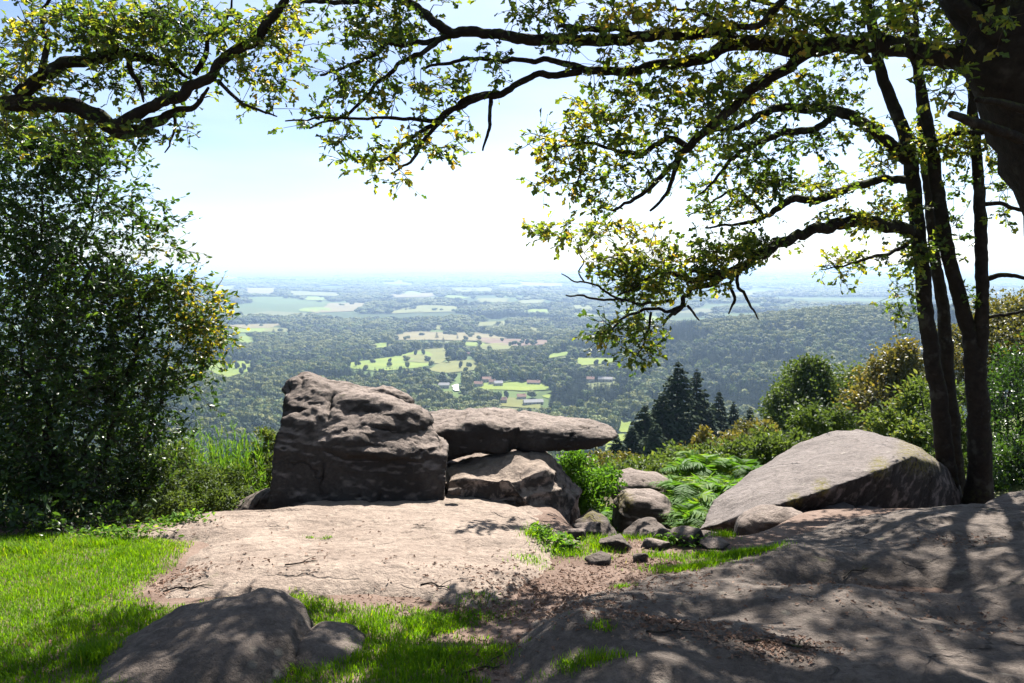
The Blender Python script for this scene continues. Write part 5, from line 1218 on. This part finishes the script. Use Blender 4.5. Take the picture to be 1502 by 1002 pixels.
# ------------------------------------------------------------------ grass, fallen leaves, twigs
LAWN = [(-260, 786), (0, 785), (110, 783), (190, 787), (285, 796), (262, 832), (212, 868), (226, 886), (330, 880), (430, 870), (500, 882), (560, 890), (640, 896), (690, 910), (735, 935), (740, 980), (700, 1080), (-260, 1080)]
lp = hit([p[0] for p in LAWN], [p[1] for p in LAWN]); lpoly = [(p[0], p[1]) for p in lp]
n = 210000
x0, x1 = min(p[0] for p in lpoly), max(p[0] for p in lpoly); y0, y1 = min(p[1] for p in lpoly), max(p[1] for p in lpoly)
gx = rng.uniform(x0, x1, n); gy = rng.uniform(y0, y1, n)
d = polydist(gx, gy, lpoly) + 0.10 * fbm(xyz(gx, gy), 3, 3, 3)
pxs, pys, _ = project(xyz(gx, gy, ground(gx, gy)))
k1 = d > 0
# bare, trodden patches towards the lower middle
bare = fbm(xyz(gx, gy), 3.2, 4, 15) + 0.25 * fbm(xyz(gx, gy), 14, 2, 16)
k1 &= bare > np.interp(pxs, [150, 330, 480, 620, 740], [-.9, -.5, -.32, -.1, .12])
k1 &= rng.random(n) < np.clip(.35 + d * 4, 0, 1)
gx, gy, d = gx[k1], gy[k1], d[k1]
pts = [np.stack([gx, gy], -1)]; lens = [rng.uniform(.018, .052, len(gx)) * (1 + .7 * np.clip(fbm(xyz(gx, gy), 4, 3, 19), -.4, 1)) * (0.7 + .5 * smooth(0, .3, d))]
TUFT = [(385, 747, 26, 9, 900, .09), (790, 795, 22, 22, 700, .07), (835, 812, 40, 10, 600, .05), (880, 800, 30, 22, 900, .06), (900, 770, 40, 16, 900, .06), (870, 745, 26, 10, 500, .06), (985, 790, 30, 14, 500, .05), (1010, 838, 60, 10, 1500, .05), (1090, 822, 55, 10, 1500, .05), (1040, 815, 40, 6, 500, .045), (1060, 785, 18, 10, 300, .06), (960, 815, 26, 7, 300, .04), (912, 868, 18, 4, 160, .03), (690, 905, 60, 16, 700, .03), (640, 915, 60, 20, 900, .035), (720, 960, 40, 20, 500, .035), (640, 960, 90, 30, 1500, .04), (880, 970, 20, 6, 120, .035), (415, 960, 30, 22, 500, .07), (400, 975, 16, 10, 200, .07), (860, 1000, 60, 12, 500, .04),
        (455, 800, 10, 3, 60, .025), (480, 801, 10, 2, 60, .025), (1000, 820, 30, 8, 300, .045), (780, 830, 30, 14, 200, .04), (700, 885, 60, 10, 200, .03), (30, 810, 60, 10, 900, .09), (140, 800, 60, 8, 700, .08), (930, 790, 50, 10, 400, .05), (850, 770, 14, 10, 200, .06), (1005, 775, 20, 10, 300, .06), (150, 965, 40, 16, 700, .09)]
for (px, py, rx, ry, m, L) in TUFT:
    a = rng.normal(size=(m, 2)) * .5; q = hit([px], [py])[0]; s = q[1] / F
    gyr = ry * s / max(.12, (1.65 - q[2]) / q[1])
    pts.append(np.stack([q[0] + a[:, 0] * rx * s, q[1] + a[:, 1] * gyr], -1)); lens.append(rng.uniform(.5, 1.2, m) * L)
pts = np.concatenate(pts); lens = np.concatenate(lens); n = len(pts)
b = np.concatenate([pts, surf(pts[:, 0], pts[:, 1])[:, None] - 0.004], 1)
lean = rdir(n, 0.0) * rng.uniform(.15, .9, (n, 1)) * lens[:, None] + np.stack([.2 * lens * fbm(b, 2, 2, 8), .2 * lens * fbm(b, 2, 2, 9), 0 * lens], -1); lean[:, 2] = 0
sw = unit(np.cross(lean + [1e-4, 0, 0], [0, 0, 1.0])) * (rng.uniform(.0016, .003, n)[:, None])
up = np.array([0, 0, 1.0]); L1 = lens[:, None]
V = np.stack([b - sw, b + sw, b + lean * .4 + up * L1 * .6 + sw * .75, b + lean * .4 + up * L1 * .6 - sw * .75, b + lean + up * L1 * .92], 1).reshape(-1, 3)
o5 = np.arange(n)[:, None] * 5
tg = np.clip(rng.beta(2, 2.6, n) * .75 + .3 * fbm(b, 1.6, 3, 12) + .12 + .35 * (rng.random(n) < .05), 0, 1)
tag(mesh_obj('grass', V, [o5 + np.array([0, 1, 2, 3])[None], o5 + np.array([3, 2, 4])[None]], M['grass'], tint=np.repeat(tg, 5)), 'vivid yellow green short grass of the sunlit lawn and path edges', 'grass', kind='stuff')
print('grass', n)

mb = MB()
for (px, py, rx, ry, m) in [(840, 745, 16, 30, 500), (870, 760, 24, 10, 420), (905, 760, 26, 10, 420), (955, 770, 30, 8, 300), (985, 775, 18, 12, 420), (1015, 785, 14, 8, 240), (830, 805, 18, 10, 240), (795, 800, 14, 10, 160), (1000, 800, 30, 6, 160), (350, 755, 30, 6, 260), (170, 790, 60, 5, 400), (260, 775, 50, 5, 240)]:
    q = hit([px], [py])[0]; s = q[1] / F; a = rng.normal(size=(m, 2)) * .55
    P = np.stack([q[0] + a[:, 0] * rx * s, q[1] + a[:, 1] * ry * s / max(.12, (1.65 - q[2]) / q[1])], -1)
    P = np.concatenate([P, surf(P[:, 0], P[:, 1])[:, None] + rng.uniform(.005, .09, (m, 1))], 1)
    leaves(mb, P, rdir(m, .5), rdir(m, .4) * .8 + [0, 0, 1], rng.uniform(.025, .06, m), 'oval', rng.beta(2, 2, m))
tag(mb.build('low_plants', M['fern']), 'low bright green weeds between the rocks and along the path edges', 'weeds', kind='stuff')

# fallen leaves and crumbs of bark
mb = MB()
LIT = [(900, 850, 140, 40, 900), (780, 870, 90, 30, 600), (700, 900, 90, 20, 450), (560, 880, 60, 10, 60), (420, 845, 80, 25, 60), (260, 855, 45, 25, 260), (300, 780, 60, 12, 70), (1270, 868, 50, 14, 420), (1400, 820, 60, 12, 160), (1130, 985, 90, 20, 420), (960, 960, 120, 25, 500), (900, 800, 50, 20, 300), (960, 830, 60, 14, 300), (1010, 780, 26, 8, 260), (930, 785, 50, 12, 200), (700, 960, 60, 40, 300), (500, 800, 150, 40, 40), (640, 850, 100, 25, 70), (850, 910, 80, 30, 400), (440, 965, 20, 20, 160), (500, 950, 30, 12, 120), (1100, 900, 200, 40, 160), (1380, 930, 100, 40, 120), (80, 950, 60, 30, 60), (150, 870, 110, 40, 70), (60, 840, 60, 20, 30)]
for (px, py, rx, ry, m) in LIT:
    q = hit([px], [py])[0]; s = q[1] / F; a = rng.normal(size=(m, 2)) * .6
    P = np.stack([q[0] + a[:, 0] * rx * s, q[1] + a[:, 1] * ry * s / max(.12, (1.65 - q[2]) / q[1])], -1)
    P = np.concatenate([P, surf(P[:, 0], P[:, 1])[:, None] + .006], 1)
    leaves(mb, P, rdir(m, .25), rdir(m, .4) * .8 + [0, 0, 1], rng.uniform(.012, .038, m), 'oak', rng.beta(1.6, 2, m))
tag(mb.build('fallen_leaves', M['dead']), 'dry brown fallen leaves littering the path and rock hollows', 'leaf litter', kind='stuff')
TW = [(700, 985, .25, 'short dry twig on the earth at the bottom edge'), (1150, 985, .4, 'dry branch lying on the right slab near the bottom edge'), (440, 848, .22, 'small twig lying on the pale sunlit slab'), (640, 870, .2, 'thin twig on the lower edge of the pale slab'), (275, 870, .3, 'crooked twig at the tip where lawn meets slab'), (980, 975, .25, 'curled twig in the leaf litter at the bottom centre'), (1255, 850, .3, 'broken stick lying in the hollow of the right slab')]
for px, py, L, lab in TW:
    q = hit([px], [py])[0]; a = rng.uniform(-.6, .6); dv = np.array([math.cos(a), math.sin(a), 0]); P = []
    for t in (-.5, -.2, .1, .3, .5): P.append(q + dv * t * L + rng.normal(size=3) * [.012, .02, 0])
    P = np.array(P); P[:, 2] = surf(P[:, 0], P[:, 1]) + .009
    mb = MB(); V, Fs = tube(*spline(P, [.006, .0055, .005, .004, .002], .02), 6); mb.add(V, Fs)
    V, Fs = tube(*spline([P[2], P[2] + [.04, .05, .012], P[2] + [.08, .07, .02]], [.003, .0025, .0015], .02), 5); mb.add(V, Fs)
    tag(mb.build('twig', M['bark2'], loc=P.mean(0)), lab, 'twig', 'twigs on the ground')

# ------------------------------------------------------------------ the air of the valley
HZ = 62000.0
V, Fs = boxv(np.array([0, 0, (-420 + 24) / 2.0]), np.array([2 * HZ, 2 * HZ, 444.0]))
hm, nt, out = nmat('haze'); pv = N(nt, 'ShaderNodeVolumePrincipled'); pv.inputs['Color'].default_value = (0.49, 0.68, 1.0, 1); pv.inputs['Density'].default_value = 0.95e-4; pv.inputs['Anisotropy'].default_value = 0.1
nt.links.new(pv.outputs[0], out.inputs['Volume'])
tag(mesh_obj('haze', V, Fs, hm), 'pale blue haze thickening towards the far plain', 'haze', kind='stuff')
